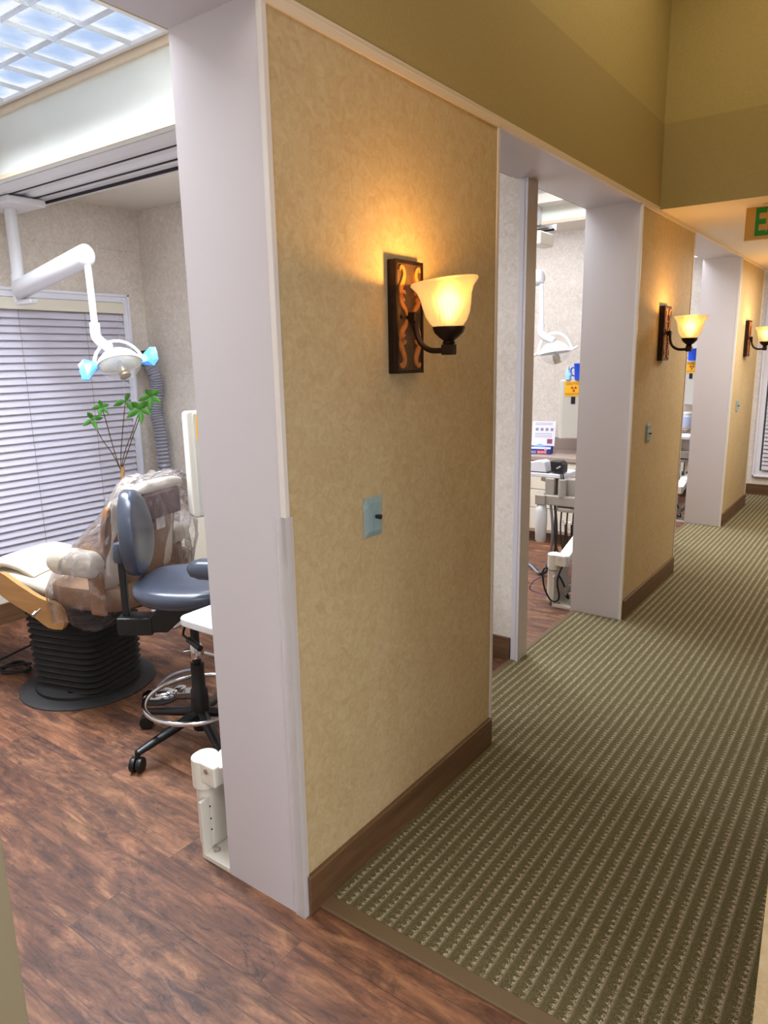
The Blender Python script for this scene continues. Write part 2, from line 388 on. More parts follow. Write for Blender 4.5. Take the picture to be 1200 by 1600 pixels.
def text(name, s, size, M, material, parent=None, extrude=.0006, align='CENTER', sx=1.0, bold=0):
    cu = bpy.data.curves.new(name, 'FONT'); cu.body = s; cu.size = size; cu.extrude = extrude; cu.offset = bold; cu.align_x = align; cu.align_y = 'CENTER'
    tmp = bpy.data.objects.new(name+'_tmp', cu); C.objects.link(tmp)
    dg = bpy.context.evaluated_depsgraph_get(); me = bpy.data.meshes.new_from_object(tmp.evaluated_get(dg))
    bpy.data.objects.remove(tmp); me.transform(Matrix.Diagonal((sx, 1, 1, 1))); me.transform(M); me.materials.clear(); me.materials.append(material)
    o = bpy.data.objects.new(name, me); C.objects.link(o)
    if parent: o.parent = parent
    return o
def bx(name, lo, hi, material, parent=None, bevel=0, **k):
    return obj(name, box(BM(), lo, hi), material, parent, bevel=bevel, **k)
def sbx(name, lo, hi, material, **k): return struct(name, box(BM(), lo, hi), material, **k)

# ------------------------------------------------------------------ the setting
H = 2.40; JX = -0.318; WX = -3.2; RC = 2.622
PIERS = [(0, 1.16), (2.858, 4.04), (5.73, 6.92)]
sbx('floor', (-3.4, -3.4, -.05), (2.6, 7.8, 0), M_floor)
# carpet with its brown edging
bm = BM(); prism(bm, [(-.278, 1.16), (0, 1.16), (0, .102), (1.4, .102), (1.4, 7.57), (-.278, 7.57)], 0.0, .009)
struct('floor_carpet', bm, M_carpet)
bm = BM()
prism(bm, [(0, .052), (1.4, .052), (1.4, .106), (0, .106)], 0.001, .011)
box(bm, (-.306, 1.16, 0.001), (-.276, 7.57, .011))
struct('trim_carpet_edging', bm, M_strip, bevel=.003)
side = ['near', 'middle', 'far']
for i, (y0, y1) in enumerate(PIERS):
    n = side[i]
    sbx('wall_pier_'+n, (JX+.02, y0+.008, 0), (-.001, y1-.008, H), M_paper)
    bm = BM(); box(bm, (JX, y0, 0), (-.012, y0+.012, H)); box(bm, (JX, y1-.012, 0), (-.012, y1, H)); box(bm, (JX, y0+.01, 0), (JX+.022, y1-.01, H))
    struct('trim_jamb_'+n, bm, M_jamb)
    bm = BM()
    box(bm, (-.014, y0-.003, 0), (.004, y0+.014, H-.02)); box(bm, (-.014, y1-.014, 0), (.004, y1+.003, H-.02))
    struct('trim_corner_beads_'+n, bm, M_wbead, bevel=.002)
    struct('trim_top_bead_'+n, box(BM(), (-.012, y0, H-.024), (.005, y1, H)), M_bead, bevel=.002)
    bm = BM(); box(bm, (0, y0+.014, 0), (.016, y1-.014, .128)); struct('baseboard_'+n, bm, M_base, bevel=.003)
# clear corner guard on the near pier, lower half
bm = BM(); box(bm, (-.03, -.0055, 0), (.006, -.003, 1.2)); box(bm, (.0045, -.0055, 0), (.0065, .02, 1.2))
struct('trim_corner_guard', bm, mat('clear_vinyl_guard', '#dcd8d8', .2, alpha=.35))
# header over the openings, khaki wall of the light well above
bm = BM(); box(bm, (JX, -1.70, H), (-.004, 0, 2.84)); box(bm, (JX, 0, H), (-.004, 7.57, 2.84)); struct('wall_header', bm, M_jamb)
bm = BM(); box(bm, (-.004, -1.7, H+.0), (.002, 3.2, H+.014)); box(bm, (-.004, 3.2, H-.014), (.004, 7.57, H)); struct('trim_header_bead', bm, M_bead)
bm = BM()
for a, b in ((-1.7, 0), (1.16, 2.858), (4.04, 5.73), (6.92, 7.57)): box(bm, (-.016, a, H-.012), (.003, b, H+.001))
struct('trim_opening_head', bm, M_bead)
sbx('wall_left_upper', (-.35, -3.4, H+.014), (0, 3.19, 2.849), M_olive)
sbx('wall_left_well', (-.35, -3.4, 2.849), (-.004, 3.19, 3.75), M_olive2)
sbx('wall_cross_lower', (-.35, 3.175, H+.0005), (1.5, 3.4, 2.849), M_olive)
sbx('wall_cross_well', (-.35, 3.18, 2.849), (1.5, 3.4, 3.75), M_olive2)
sbx('ceiling_well', (-.35, -3.4, 3.75), (2.6, 3.4, 3.8), M_ceil)
sbx('ceiling_corridor', (0, 3.177, H), (1.5, 7.8, H+.0004), M_ceil)
sbx('ceiling_corridor_slab', (0, 3.41, H+.0005), (1.5, 7.8, H+.06), M_ceil)
sbx('wall_right', (1.152, 0, 0), (1.30, 7.7, 3.75), M_paper)
sbx('wall_right_return', (1.28, -.02, 0), (2.6, .12, 3.75), M_paper)
sbx('wall_back', (-3.3, 7.57, 0), (1.3, 7.70, 2.75), M_rpaper)
sbx('baseboard_back', (-3.2, 7.552, 0), (1.15, 7.57, .130), M_basex, bevel=.003)
# treatment rooms
for k in range(-1, 3):
    dy = k*PITCH_Y; y1 = min(1.97+dy, 7.57); nm = ['rear', 'first', 'second', 'third'][k+1]
    if k < 2:
        py0, py1 = 1.97+dy, 2.07+dy
        if k == -1: py0, py1 = -.90, -.68
        sbx('wall_partition_'+nm, (WX, py0, 0), (-.272, py1, RC), M_rpaper)
        bm = BM(); box(bm, (-.275, py0-.006, 0), (-.258, py1+.004, H)); box(bm, (-.30, py0-.008, 0), (-.272, py0, H))
        struct('trim_partition_end_'+nm, bm, mat('olive_cream_trim', '#8f866a', .6) if k == -1 else M_jamb, bevel=.002)
        bm = BM(); box(bm, (WX, py0-.016, 0), (-.302, py0, .13)); struct('baseboard_partition_'+nm, bm, M_basex, bevel=.003)
    sbx('ceiling_room_'+nm, (WX, .74+dy, RC), (JX, y1, RC+.06), M_rceil)
    sbx('ceiling_raised_'+nm, (WX, max(-.9+dy, -3.4), 2.835), (JX+.01, (.95 if k == 1 else .72)+dy, 2.9), M_rceil)
    fy = dy+(.18 if k == 1 else 0)
    bm = BM(); box(bm, (WX, .705+fy, 2.505), (JX, .74+fy, 2.84)); struct('wall_fascia_'+nm, bm, M_fascia)
    bm = BM(); box(bm, (WX, .690+fy, 2.785), (JX, .706+fy, 2.835)); box(bm, (WX, .698+fy, 2.505), (JX, .706+fy, 2.525)); struct('trim_fascia_edge_and_shade_'+nm, bm, M_bead)  # upper strip puts the fascia's shaded band into shape and colour; lower is edging
sbx('wall_left', (WX-.12, -3.4, 0), (WX, 7.7, 2.9), M_rpaper)
sbx('baseboard_left', (WX, -3.4, 0), (WX+.016, 7.57, .13), M_base)
bm = BM(); box(bm, (WX, -.9, 2.345), (WX+.006, 7.57, 2.351)); struct('trim_wall_seam', bm, M_rpaper)
sbx('wall_rear', (-3.4, -3.5, 0), (2.6, -3.4, 3.8), M_ceil)

# windows on the left wall (first room in view, others beyond)
def window(n, y0, y1, z0, z1, label):
    bm = BM(); t = .055
    for a, b in (((0, y0-t, z0-t), (.022, y0, z1+t)), ((0, y1, z0-t), (.022, y1+t, z1+t)), ((0, y0, z1), (.022, y1, z1+t)), ((0, y0, z0-t), (.022, y1, z0))): box(bm, a, b)
    for a, b in (((.02, y0-t, z0-t), (.030, y0-t+.018, z1+t)), ((.02, y1+t-.018, z0-t), (.030, y1+t, z1+t)), ((.02, y0-t, z1+t-.018), (.030, y1+t, z1+t))): box(bm, a, b)
    o = struct('window_%d' % n, bm, M_wtrim, bevel=.003); o.location = (WX, 0, 0)
    bx('window_pane', (.001, y0, z0), (.004, y1, z1), M_dull, o)
    t = thing('window_blind', label, 'blind', (WX+.004, (y0+y1)/2, z0))
    L = (y1-y0)/2-.01; h = z1-z0
    bx('valance', (0, -L-.004, h-.075), (.05, L+.004, h-.004), M_val, t, bevel=.004)
    bm = BM(); z = h-.10; A = math.radians(68)
    while z > .05:
        dx, dz = .024*math.cos(A), .024*math.sin(A)
        nx, nz = -math.sin(A)*.0013, math.cos(A)*.0013
        q = [(.024-dx-nx, z+dz-nz), (.024+dx-nx, z-dz-nz), (.024+dx+nx, z-dz+nz), (.024-dx+nx, z+dz+nz)]
        a = [bm.verts.new((x, -L, zz)) for x, zz in q]; b = [bm.verts.new((x, L, zz)) for x, zz in q]
        for i in range(4): bm.faces.new((a[i], a[(i+1) % 4], b[(i+1) % 4], b[i]))
        bm.faces.new(a[::-1]); bm.faces.new(b)
        z -= .0445
    obj('slats', bm, M_slat, t)
    bx('bottom_rail', (.012, -L, .012), (.036, L, .034), M_slat, t, bevel=.003)
    for f in (-.72, -.3, .3, .72):
        bm = BM(); tube(bm, [(.046, f*L, .03), (.046, f*L, h-.08)], .0016, 5); obj('ladder_cord', bm, M_cord, t)
    bm = BM(); tube(bm, [(.054, L-.06, h-.08), (.054, L-.06, h-.95)], .0014, 5); lathe(bm, [(.002, 0), (.007, -.012), (.008, -.035), (.002, -.045)], 10, T(.054, L-.06, h-.22)); obj('pull_cord', bm, M_val, t)
    return t
window(1, -.35, 1.775, .335, 2.0, 'white slatted blind covering the large window behind the dental chair')
# tall window in the back wall at the corridor end
def back_window():
    x0, x1, z0, z1 = .03, .95, .285, 2.22; t = .07
    bm = BM()
    for a, b in (((x0-t, -.022, z0-t), (x0, 0, z1+t)), ((x1, -.022, z0-t), (x1+t, 0, z1+t)), ((x0, -.022, z1), (x1, 0, z1+t)), ((x0, -.022, z0-t), (x1, 0, z0))): box(bm, a, b)
    for a, b in (((x0-t, -.032, z0-t), (x0-t+.02, -.02, z1+t)), ((x0-t, -.032, z0-t), (x1+t, -.02, z0-t+.02))): box(bm, a, b)
    o = struct('window_2', bm, M_wtrim, bevel=.003); o.location = (0, 7.57, 0)
    bx('window_pane', (x0, -.004, z0), (x1, -.001, z1), M_dull, o)
    t_ = thing('window_blind', 'white slatted blind in the tall window at the far end of the corridor', 'blind', (x0, 7.566, z0))
    L = x1-x0; bm = BM(); z = z1-z0-.06; A = math.radians(66)
    while z > .04:
        dy, dz = .024*math.cos(A), .024*math.sin(A)
        box(bm, (0.02, -.024, -.0013), (L-.02, .024, .0013), T(0, -.026, z) @ RX(66)); z -= .0445
    obj('slats', bm, M_slat, t_); bx('bottom_rail', (.02, -.04, .01), (L-.02, -.016, .03), M_slat, t_, bevel=.003)
    bx('valance', (.01, -.05, z1-z0-.07), (L-.01, -.004, z1-z0-.005), M_val, t_, bevel=.004)
back_window()

# ------------------------------------------------------------------ troffers with parabolic louvers
def troffer():
    t = thing('ceiling_light', 'large cool-white louvered ceiling panel above the opening at top left', 'ceiling light', (-1.86, .36, 2.835))
    bm = BM(); X, Y = .70, .305
    for a, b in (((-X-.02, -Y-.02, -.022), (X+.02, -Y, 0)), ((-X-.02, Y, -.022), (X+.02, Y+.02, 0)), ((-X-.02, -Y, -.022), (-X, Y, 0)), ((X, -Y, -.022), (X+.02, Y, 0))): box(bm, a, b)
    obj('frame', bm, M_white, t, bevel=.002)
    g = bx('diffuser', (-X, -Y, -.006), (X, Y, -.003), M_glow, t)
    bm = BM()
    nx, ny = 7, 3
    def blade(a, b):   # curved v blade, thin at the bottom
        a, b = Vector(a), Vector(b); d = (b-a).normalized(); n = Vector((-d.y, d.x, 0)); prof = [(-.007, -.006), (-.004, -.013), (-.002, -.018), (-.0008, -.022), (.0008, -.022), (.002, -.018), (.004, -.013), (.007, -.006)]
        P = [bm.verts.new(a+n*u+Vector((0, 0, v))) for u, v in prof]; Q = [bm.verts.new(b+n*u+Vector((0, 0, v))) for u, v in prof]
        for i in range(len(prof)-1): bm.faces.new((P[i], P[i+1], Q[i+1], Q[i]))
    for i in range(1, nx): x = -X+2*X*i/nx; blade((x, -Y, 0), (x, Y, 0))
    for j in range(1, ny): y = -Y+2*Y*j/ny; blade((-X, y, 0), (X, y, 0))
    obj('louver', bm, M_louver, t, smooth=True)
    return t
tr0 = troffer()
for k, lab in ((1, 'louvered ceiling panel in the raised ceiling of the second treatment room'), (2, 'louvered ceiling panel in the raised ceiling of the third treatment room')):
    dup(tr0, (-1.86, .36+k*PITCH_Y, 2.835), 0, lab)

# ------------------------------------------------------------------ ceiling tracks
def track(dy, label):
    t = thing('ceiling_track', label, 'ceiling track', (-2.0, .95+dy, 2.50))
    x0, x1 = -1.19, 1.02
    prof = [(-.205, .002), (-.20, .12), (.20, .12), (.205, .002), (.14, .012), (.10, .0), (.03, .0), (.0, .012), (-.06, .0), (-.13, -.003), (-.17, .0)]
    bm = BM(); a = [bm.verts.new((x0, y, z)) for y, z in prof]; b = [bm.verts.new((x1, y, z)) for y, z in prof]; n = len(prof)
    for i in range(n): bm.faces.new((a[i], a[(i+1) % n], b[(i+1) % n], b[i]))
    bm.faces.new(a); bm.faces.new(b[::-1]); obj('rail_housing', bm, M_white, t)
    for y in (-.085, .055, .165):
        bm = BM(); box(bm, (x0, y-.006, -.0045), (x1, y+.006, .010)); obj('slot', bm, M_slot, t)
    bx('end_cap', (.66, -.09, -.07), (.72, .03, .0), M_creamp, t, bevel=.008)
    bx('end_block', (x1-.08, -.12, -.13), (x1+.02, .12, -.035), M_creamp, t, bevel=.012)
    return t
track(0, 'long white ceiling track with dark slots carrying the nearest exam lamp')
track(PITCH_Y, 'ceiling track end seen through the second opening above the exam lamp')
track(2*PITCH_Y, 'ceiling track in the farthest treatment room')

# ------------------------------------------------------------------ exam lamps
def exam_lamp(label, sleeves, turn=57, tilt=-32, hx=0):
    t = thing('exam_lamp', label, 'exam lamp', (-2.95, .95, 2.50))
    def L(x, y, z): return (x+2.95, y-.95, z-2.50)
    bx('trolley', (-.16, -.11, -.045), (.19, .11, -.006), M_white, t, bevel=.012, seg=3)
    bm = BM(); tube(bm, [L(-2.95, .95, 2.46), L(-2.95, .95, 2.02)], .034, 20); tube(bm, [L(-2.95, .95, 2.10), L(-2.95, .95, 1.95)], .039, 20); obj('drop_column', bm, M_white, t, smooth=True)
    bm = BM(); box(bm, L(-2.99, .92, 1.935), L(-2.80, .97, 1.965)); obj('column_foot', bm, M_white, t, bevel=.01)
    A, B = Vector(L(-2.93, .93, 2.015)), Vector(L(-2.13, .88, 2.13))
    d = (B-A).normalized(); bm = BM()
    tube(bm, [A, A+d*.02, B-d*.03, B-d*.01, B], [.042, .052, .052, .050, .038], 24, sq=(.92, 1.08)); obj('spring_arm', bm, M_white, t, smooth=True)
    bm = BM(); tube(bm, smooth_pts([L(-2.14, .88, 2.08), L(-2.135, .88, 1.95), L(-2.13, .88, 1.76)], 3), .017, 16); tube(bm, smooth_pts([L(-2.13, .88, 1.80), L(-2.13, .88, 1.735), L(-2.09, .88, 1.70), L(-2.03, .88, 1.675)], 4), .026, 16); obj('lamp_stem', bm, M_white, t, smooth=True)
    hc = Vector(L(-1.985+hx, .905, 1.595)); HM = T(*hc) @ RZ(turn) @ RX(tilt) @ RY(-7) @ Matrix.Diagonal((.82, .85, .95, 1))
    # yoke: half ring over the head, local X across
    bm = BM(); pts = [Vector((.145*math.cos(a), .02, -.0+.150*math.sin(a))) for a in [PI*i/18 for i in range(19)]]
    tube(bm, pts, .011, 10, sq=(1.5, .8)); bmesh.ops.transform(bm, matrix=HM, verts=bm.verts); obj('yoke', bm, M_white, t, smooth=True)
    bm = BM(); lathe(bm, [(.0, .085), (.05, .079), (.09, .058), (.12, .028), (.135, .006), (.137, -.006), (.128, -.004), (.112, .026), (.085, .050), (.05, .068), (.0, .074)], 32); bmesh.ops.transform(bm, matrix=HM @ Matrix.Diagonal((1, .72, 1, 1)), verts=bm.verts); obj('reflector_shell', bm, M_white, t, smooth=True)
    bm = BM(); open_lathe(bm, [(.134, -.004), (.120, -.036), (.088, -.068), (.048, -.088), (.004, -.094)], 32); bmesh.ops.transform(bm, matrix=HM @ Matrix.Diagonal((1, .72, 1, 1)), verts=bm.verts); obj('lens_cover', bm, M_clear, t, smooth=True)
    bm = BM(); open_lathe(bm, [(.126, -.003), (.108, .020), (.08, .040), (.03, .056), (.004, .060)], 32); bmesh.ops.transform(bm, matrix=HM @ Matrix.Diagonal((1, .72, 1, 1)), verts=bm.verts); obj('reflector', bm, mat('pale_gold_reflector', '#cfcba8', .25, .6), t, smooth=True)
    bm = BM(); lathe(bm, [(.014, .010), (.014, -.018), (.030, -.020), (.033, -.062), (.026, -.068), (.026, -.074), (.034, -.077), (.034, -.084), (.0, -.086)], 20); bmesh.ops.transform(bm, matrix=HM @ RY(-10), verts=bm.verts); obj('bulb_housing', bm, M_brass, t, smooth=True)
    for s in (-1, 1):
        bm = BM(); tube(bm, [(s*.135, 0, -.002), (s*.16, 0, .006), (s*.20, 0, .020 if s > 0 else -.006)], [.012, .011, .008], 10); bmesh.ops.transform(bm, matrix=HM, verts=bm.verts); h = obj('grab_handle', bm, M_white, t, smooth=True)
        if sleeves:
            bm = BM(); rows = [(.125, .018, .012), (.165, .040, .018), (.20, .062, .016), (.235, .045, .006)]
            sec = []
            for x, hz, hy in rows:
                zc = (x-.135)*.35*(1 if s > 0 else -.8)
                sec.append([bm.verts.new((s*(x+random.uniform(-.004, .004)), hy*math.cos(a), zc+hz*math.sin(a)*(1+random.uniform(-.15, .15)))) for a in [2*PI*i/10 for i in range(10)]])
            for P, Q in zip(sec, sec[1:]):
                for i in range(10): bm.faces.new((P[i], P[(i+1) % 10], Q[(i+1) % 10], Q[i]))
            bmesh.ops.transform(bm, matrix=HM, verts=bm.verts); so = obj('plastic_sleeve', bm, M_bluebag, t); so['label'] = 'blue plastic sleeve over the lamp handle'
    return t
lamp1 = exam_lamp('white exam lamp with blue sleeved handles hanging before the window blind', True)
lamp2 = exam_lamp('white exam lamp without sleeves seen through the second opening', False, 22, -8, -.045)
lamp2.location = (-1.765, 3.79, 2.52)
lamp3 = dup(lamp2, (-1.9, 6.7, 2.52), 0, 'white exam lamp in the farthest treatment room')

# ------------------------------------------------------------------ sconces
SC_Y = [.540, .540+PITCH_Y-.03, .540+2*PITCH_Y-.06]
def sconce(label, y):
    t = thing('wall_sconce', label, 'wall lamp', (0, y, 1.55), 0, 'wall sconces along the corridor')
    bx('back_plate', (.0, -.073, 0), (.026, .073, .325), M_sconceb, t, bevel=.003)
    bm = BM(); box(bm, (.026, -.064, .010), (.0275, .064, .315)); obj('brushed_field', bm, M_bfield, t)
    bm = BM()
    for a, b in (((.026, -.073, 0), (.031, -.064, .325)), ((.026, .064, 0), (.031, .073, .325)), ((.026, -.064, 0), (.031, .064, .010)), ((.026, -.064, .315), (.031, .064, .325))): box(bm, a, b)
    obj('rim', bm, M_sconceb, t)
    def arc(cy, cz, r, a0, a1, n=8): return [(cy+r*math.cos(math.radians(a0+(a1-a0)*i/n)), cz+r*math.sin(math.radians(a0+(a1-a0)*i/n))) for i in range(n+1)]
    for s in (-1, 1):
        bm = BM()
        for fz in (1, -1):
            # an S scroll from the plate centre to the end, curling at both ends
            pts = [(-.016, .006), (-.024, .022), (-.040, .036), (-.047, .052), (-.044, .068), (-.032, .074), (-.026, .066)]
            pts2 = [(-.030, .048), (-.045, .060), (-.048, .082), (-.036, .104), (-.030, .122), (-.036, .138), (-.048, .142), (-.052, .132)]
            for P, w in ((pts, [.003, .006, .008, .008, .006, .004, .003]), (pts2, [.003, .006, .009, .008, .007, .006, .004, .003])):
                Q = smooth_pts([(0, a, b) for a, b in P], 4); W = []
                for i in range(len(Q)):
                    f = i/(len(Q)-1)*(len(w)-1); j = min(int(f), len(w)-2); W.append(w[j]+(w[j+1]-w[j])*(f-j))
                up_, dn = [], []
                for i, q in enumerate(Q):
                    tt = Q[min(i+1, len(Q)-1)]-Q[max(i-1, 0)]; n = Vector((0, -tt.z, tt.y)).normalized()
                    up_.append(q+n*W[i]); dn.append(q-n*W[i])
                for i in range(len(Q)-1):
                    q4 = [up_[i], up_[i+1], dn[i+1], dn[i]]
                    lo = [bm.verts.new((.0276, s*-v.y*-1, .1625+fz*v.z)) for v in q4]; hi = [bm.verts.new((.0335, s*-v.y*-1, .1625+fz*v.z)) for v in q4]
                    bm.faces.new(hi); 
                    for a in range(4): bm.faces.new((lo[a], lo[(a+1) % 4], hi[(a+1) % 4], hi[a]))
        bmesh.ops.remove_doubles(bm, verts=bm.verts, dist=.0002)
        obj('scroll', bm, M_scroll, t)
    for s in (-1, 1):
        bm = BM(); lathe(bm, [(.005, 0), (.005, .003), (.003, .005), (0, .006)], 10, T(.0275, s*.045, .165) @ RY(90)); obj('rivet', bm, M_sconceb, t, smooth=True)
    bm = BM(); box(bm, (.028, -.016, .150), (.058, .016, .178)); obj('arm_bracket', bm, M_sconceb, t, bevel=.003)
    bm = BM(); tube(bm, smooth_pts([(.050, 0, .155), (.054, 0, .118), (.072, 0, .084), (.105, 0, .066), (.155, 0, .066)], 6), .0085, 8); obj('arm', bm, M_sconceb, t, smooth=True)
    bm = BM(); box(bm, (.148, -.017, .052), (.182, .017, .082)); obj('arm_block', bm, M_sconceb, t, bevel=.003)
    bm = BM(); lathe(bm, [(.014, .080), (.019, .086), (.015, .092), (.026, .100), (.041, .114), (.046, .127), (.047, .132), (.0, .132)], 28, T(.165, 0, 0), wob=lambda a, z: .02*math.cos(14*a)); obj('shade_cup', bm, M_sconceb, t, smooth=True)
    prof = [(.040, .130), (.052, .145), (.062, .165), (.068, .19), (.072, .215), (.082, .236), (.094, .250), (.098, .255), (.096, .261), (.090, .262), (.080, .247), (.068, .22), (.063, .19), (.056, .165), (.046, .148), (.036, .136)]
    bm = BM(); open_lathe(bm, prof, 96, T(.165, 0, 0), wob=lambda a, z: (.045*math.cos(30*a) if .14 < z < .225 else 0)); obj('glass_shade', bm, M_shade, t, smooth=True)
    bm = BM(); lathe(bm, [(.010, .150), (.016, .165), (.030, .185), (.034, .205), (.024, .224), (0, .231)], 16, T(.165, 0, 0)); obj('bulb', bm, M_bulb, t, smooth=True)
    l = bpy.data.lights.new('sconce_light', 'POINT'); l.energy = SCONCE_W; l.color = SCONCE_COL; l.shadow_soft_size = .018
    lo = bpy.data.objects.new('sconce_light', l); C.objects.link(lo); lo.parent = t; lo.location = (.165, 0, .238)
    return t
s0 = sconce('bronze wall sconce with fluted glass shade on the nearest tan wall', SC_Y[0])
dup(s0, (0, SC_Y[1], 1.55), 0, 'bronze wall sconce on the middle tan pier beyond the second opening')
dup(s0, (0, SC_Y[2], 1.55), 0, 'farthest bronze wall sconce at the right edge near the back window')

# the nearest glass sits slightly askew in its cup
for ch in s0.children:
    if ch.name.startswith('glass_shade'):
        pv = Vector((.165, 0, .14)); Rm = Matrix.Rotation(math.radians(6.5), 4, Vector((.56, -.83, 0)))
        ch.matrix_local = Matrix.Translation(pv) @ Rm @ Matrix.Translation(-pv)

# ------------------------------------------------------------------ switches under film
def switch(label, y, z, kind):
    t = thing('wall_switch', label, 'switch', (0, y, z), 0, 'switch plates along the corridor')
    bx('plate', (0, -.030, -.052), (.006, .036, .052), M_plateb, t, bevel=.002)
    if kind == 0:
        bm = BM(); tube(bm, [(.006, .006, .0), (.020, .010, -.001)], .006, 10); tube(bm, [(.018, .009, 0), (.026, .011, -.001)], .007, 10); obj('knob', bm, M_black, t, smooth=True)
    else: bx('knob', (.006, -.004, -.008), (.024, .010, 0), M_black, t)
    for zz in (.034, -.028):
        bm = BM(); lathe(bm, [(.0035, 0), (.0035, .001), (0, .002)], 10, T(.006, .004, zz) @ RY(90)); obj('screw', bm, M_grey, t)
    bm = BM(); n = 7; g = [[None]*n for _ in range(n)]
    for i in range(n):
        for j in range(n):
            u, v = i/(n-1), j/(n-1); yy = -.047+.095*u; zz = -.062+.124*v
            g[i][j] = bm.verts.new((.0015 if (i in (0, n-1) or j in (0, n-1)) else .0085+random.uniform(0, .003), yy+random.uniform(-.001, .001), zz+random.uniform(-.002, .002)))
    for i in range(n-1):
        for j in range(n-1): bm.faces.new((g[i][j], g[i+1][j], g[i+1][j+1], g[i][j+1]))
    obj('film_cover', bm, M_sleeve, t)
    return t
switch('blue-grey rotary switch under clear film below the nearest sconce', .372, 1.132, 0)
switch('narrow blue-grey switch plate under film on the middle tan pier', 3.20, 1.118, 1)
switch('small blue switch plate on the farthest tan pier', 6.05, 1.105, 1)

# ------------------------------------------------------------------ exit sign
t = thing('exit_sign', 'brass exit sign with green letters hanging from the corridor ceiling', 'exit sign', (.57, 3.42, H))
bx('sign_face', (-.158, -.008, -.186), (.158, .008, -.008), M_gold, t, bevel=.004)
bx('edge_strip', (-.158, -.011, -.190), (.158, .011, -.184), M_bead, t)
bx('ceiling_mount', (-.07, -.04, -.012), (.07, .04, 0), M_bead, t, bevel=.003)
text('lettering', 'EXIT', .205, T(-.112, -.010, -.099) @ RX(90), M_green, t, extrude=.001, sx=.62, align='LEFT', bold=.005)

# ------------------------------------------------------------------ dental chair
def superell(cx, cz, a, b, n=24, p=3.0):
    o = []
    for i in range(n):
        t_ = 2*PI*i/n; c, s = math.cos(t_), math.sin(t_)
        o.append((cx+a*abs(c)**(2/p)*(1 if c >= 0 else -1), cz+b*abs(s)**(2/p)*(1 if s >= 0 else -1)))
    return o
def loft(bm, secs, close=True):
    rings = [[bm.verts.new(v) for v in s] for s in secs]
    for A, B in zip(rings, rings[1:]):
        n = len(A)
        for i in range(n): bm.faces.new((A[i], A[(i+1) % n], B[(i+1) % n], B[i]))
    if close: bm.faces.new(rings[0][::-1]); bm.faces.new(rings[-1])
    return bm
def cushion(path, halfw, th, p=3.2, n=28):
    """padded slab that follows a path in the XZ plane; width along Y"""
    bm = BM(); P = smooth_pts([(x, 0, z) for x, z in path], 5); m_ = len(P); secs = []
    for i, q in enumerate(P):
        tt = (P[min(i+1, m_-1)]-P[max(i-1, 0)]).normalized(); nn = Vector((-tt.z, 0, tt.x))
        e = min(i, m_-1-i); sc_ = [.55, .82, .94][e] if e < 3 else 1
        f = i/(m_-1); hw = halfw(f) if callable(halfw) else halfw; h = th(f) if callable(th) else th
        secs.append([q+Vector((0, 1, 0))*a*(0.97 if e == 0 else 1)+nn*b for a, b in superell(0, 0, hw, h*sc_, n, p)])
    return loft(bm, secs)
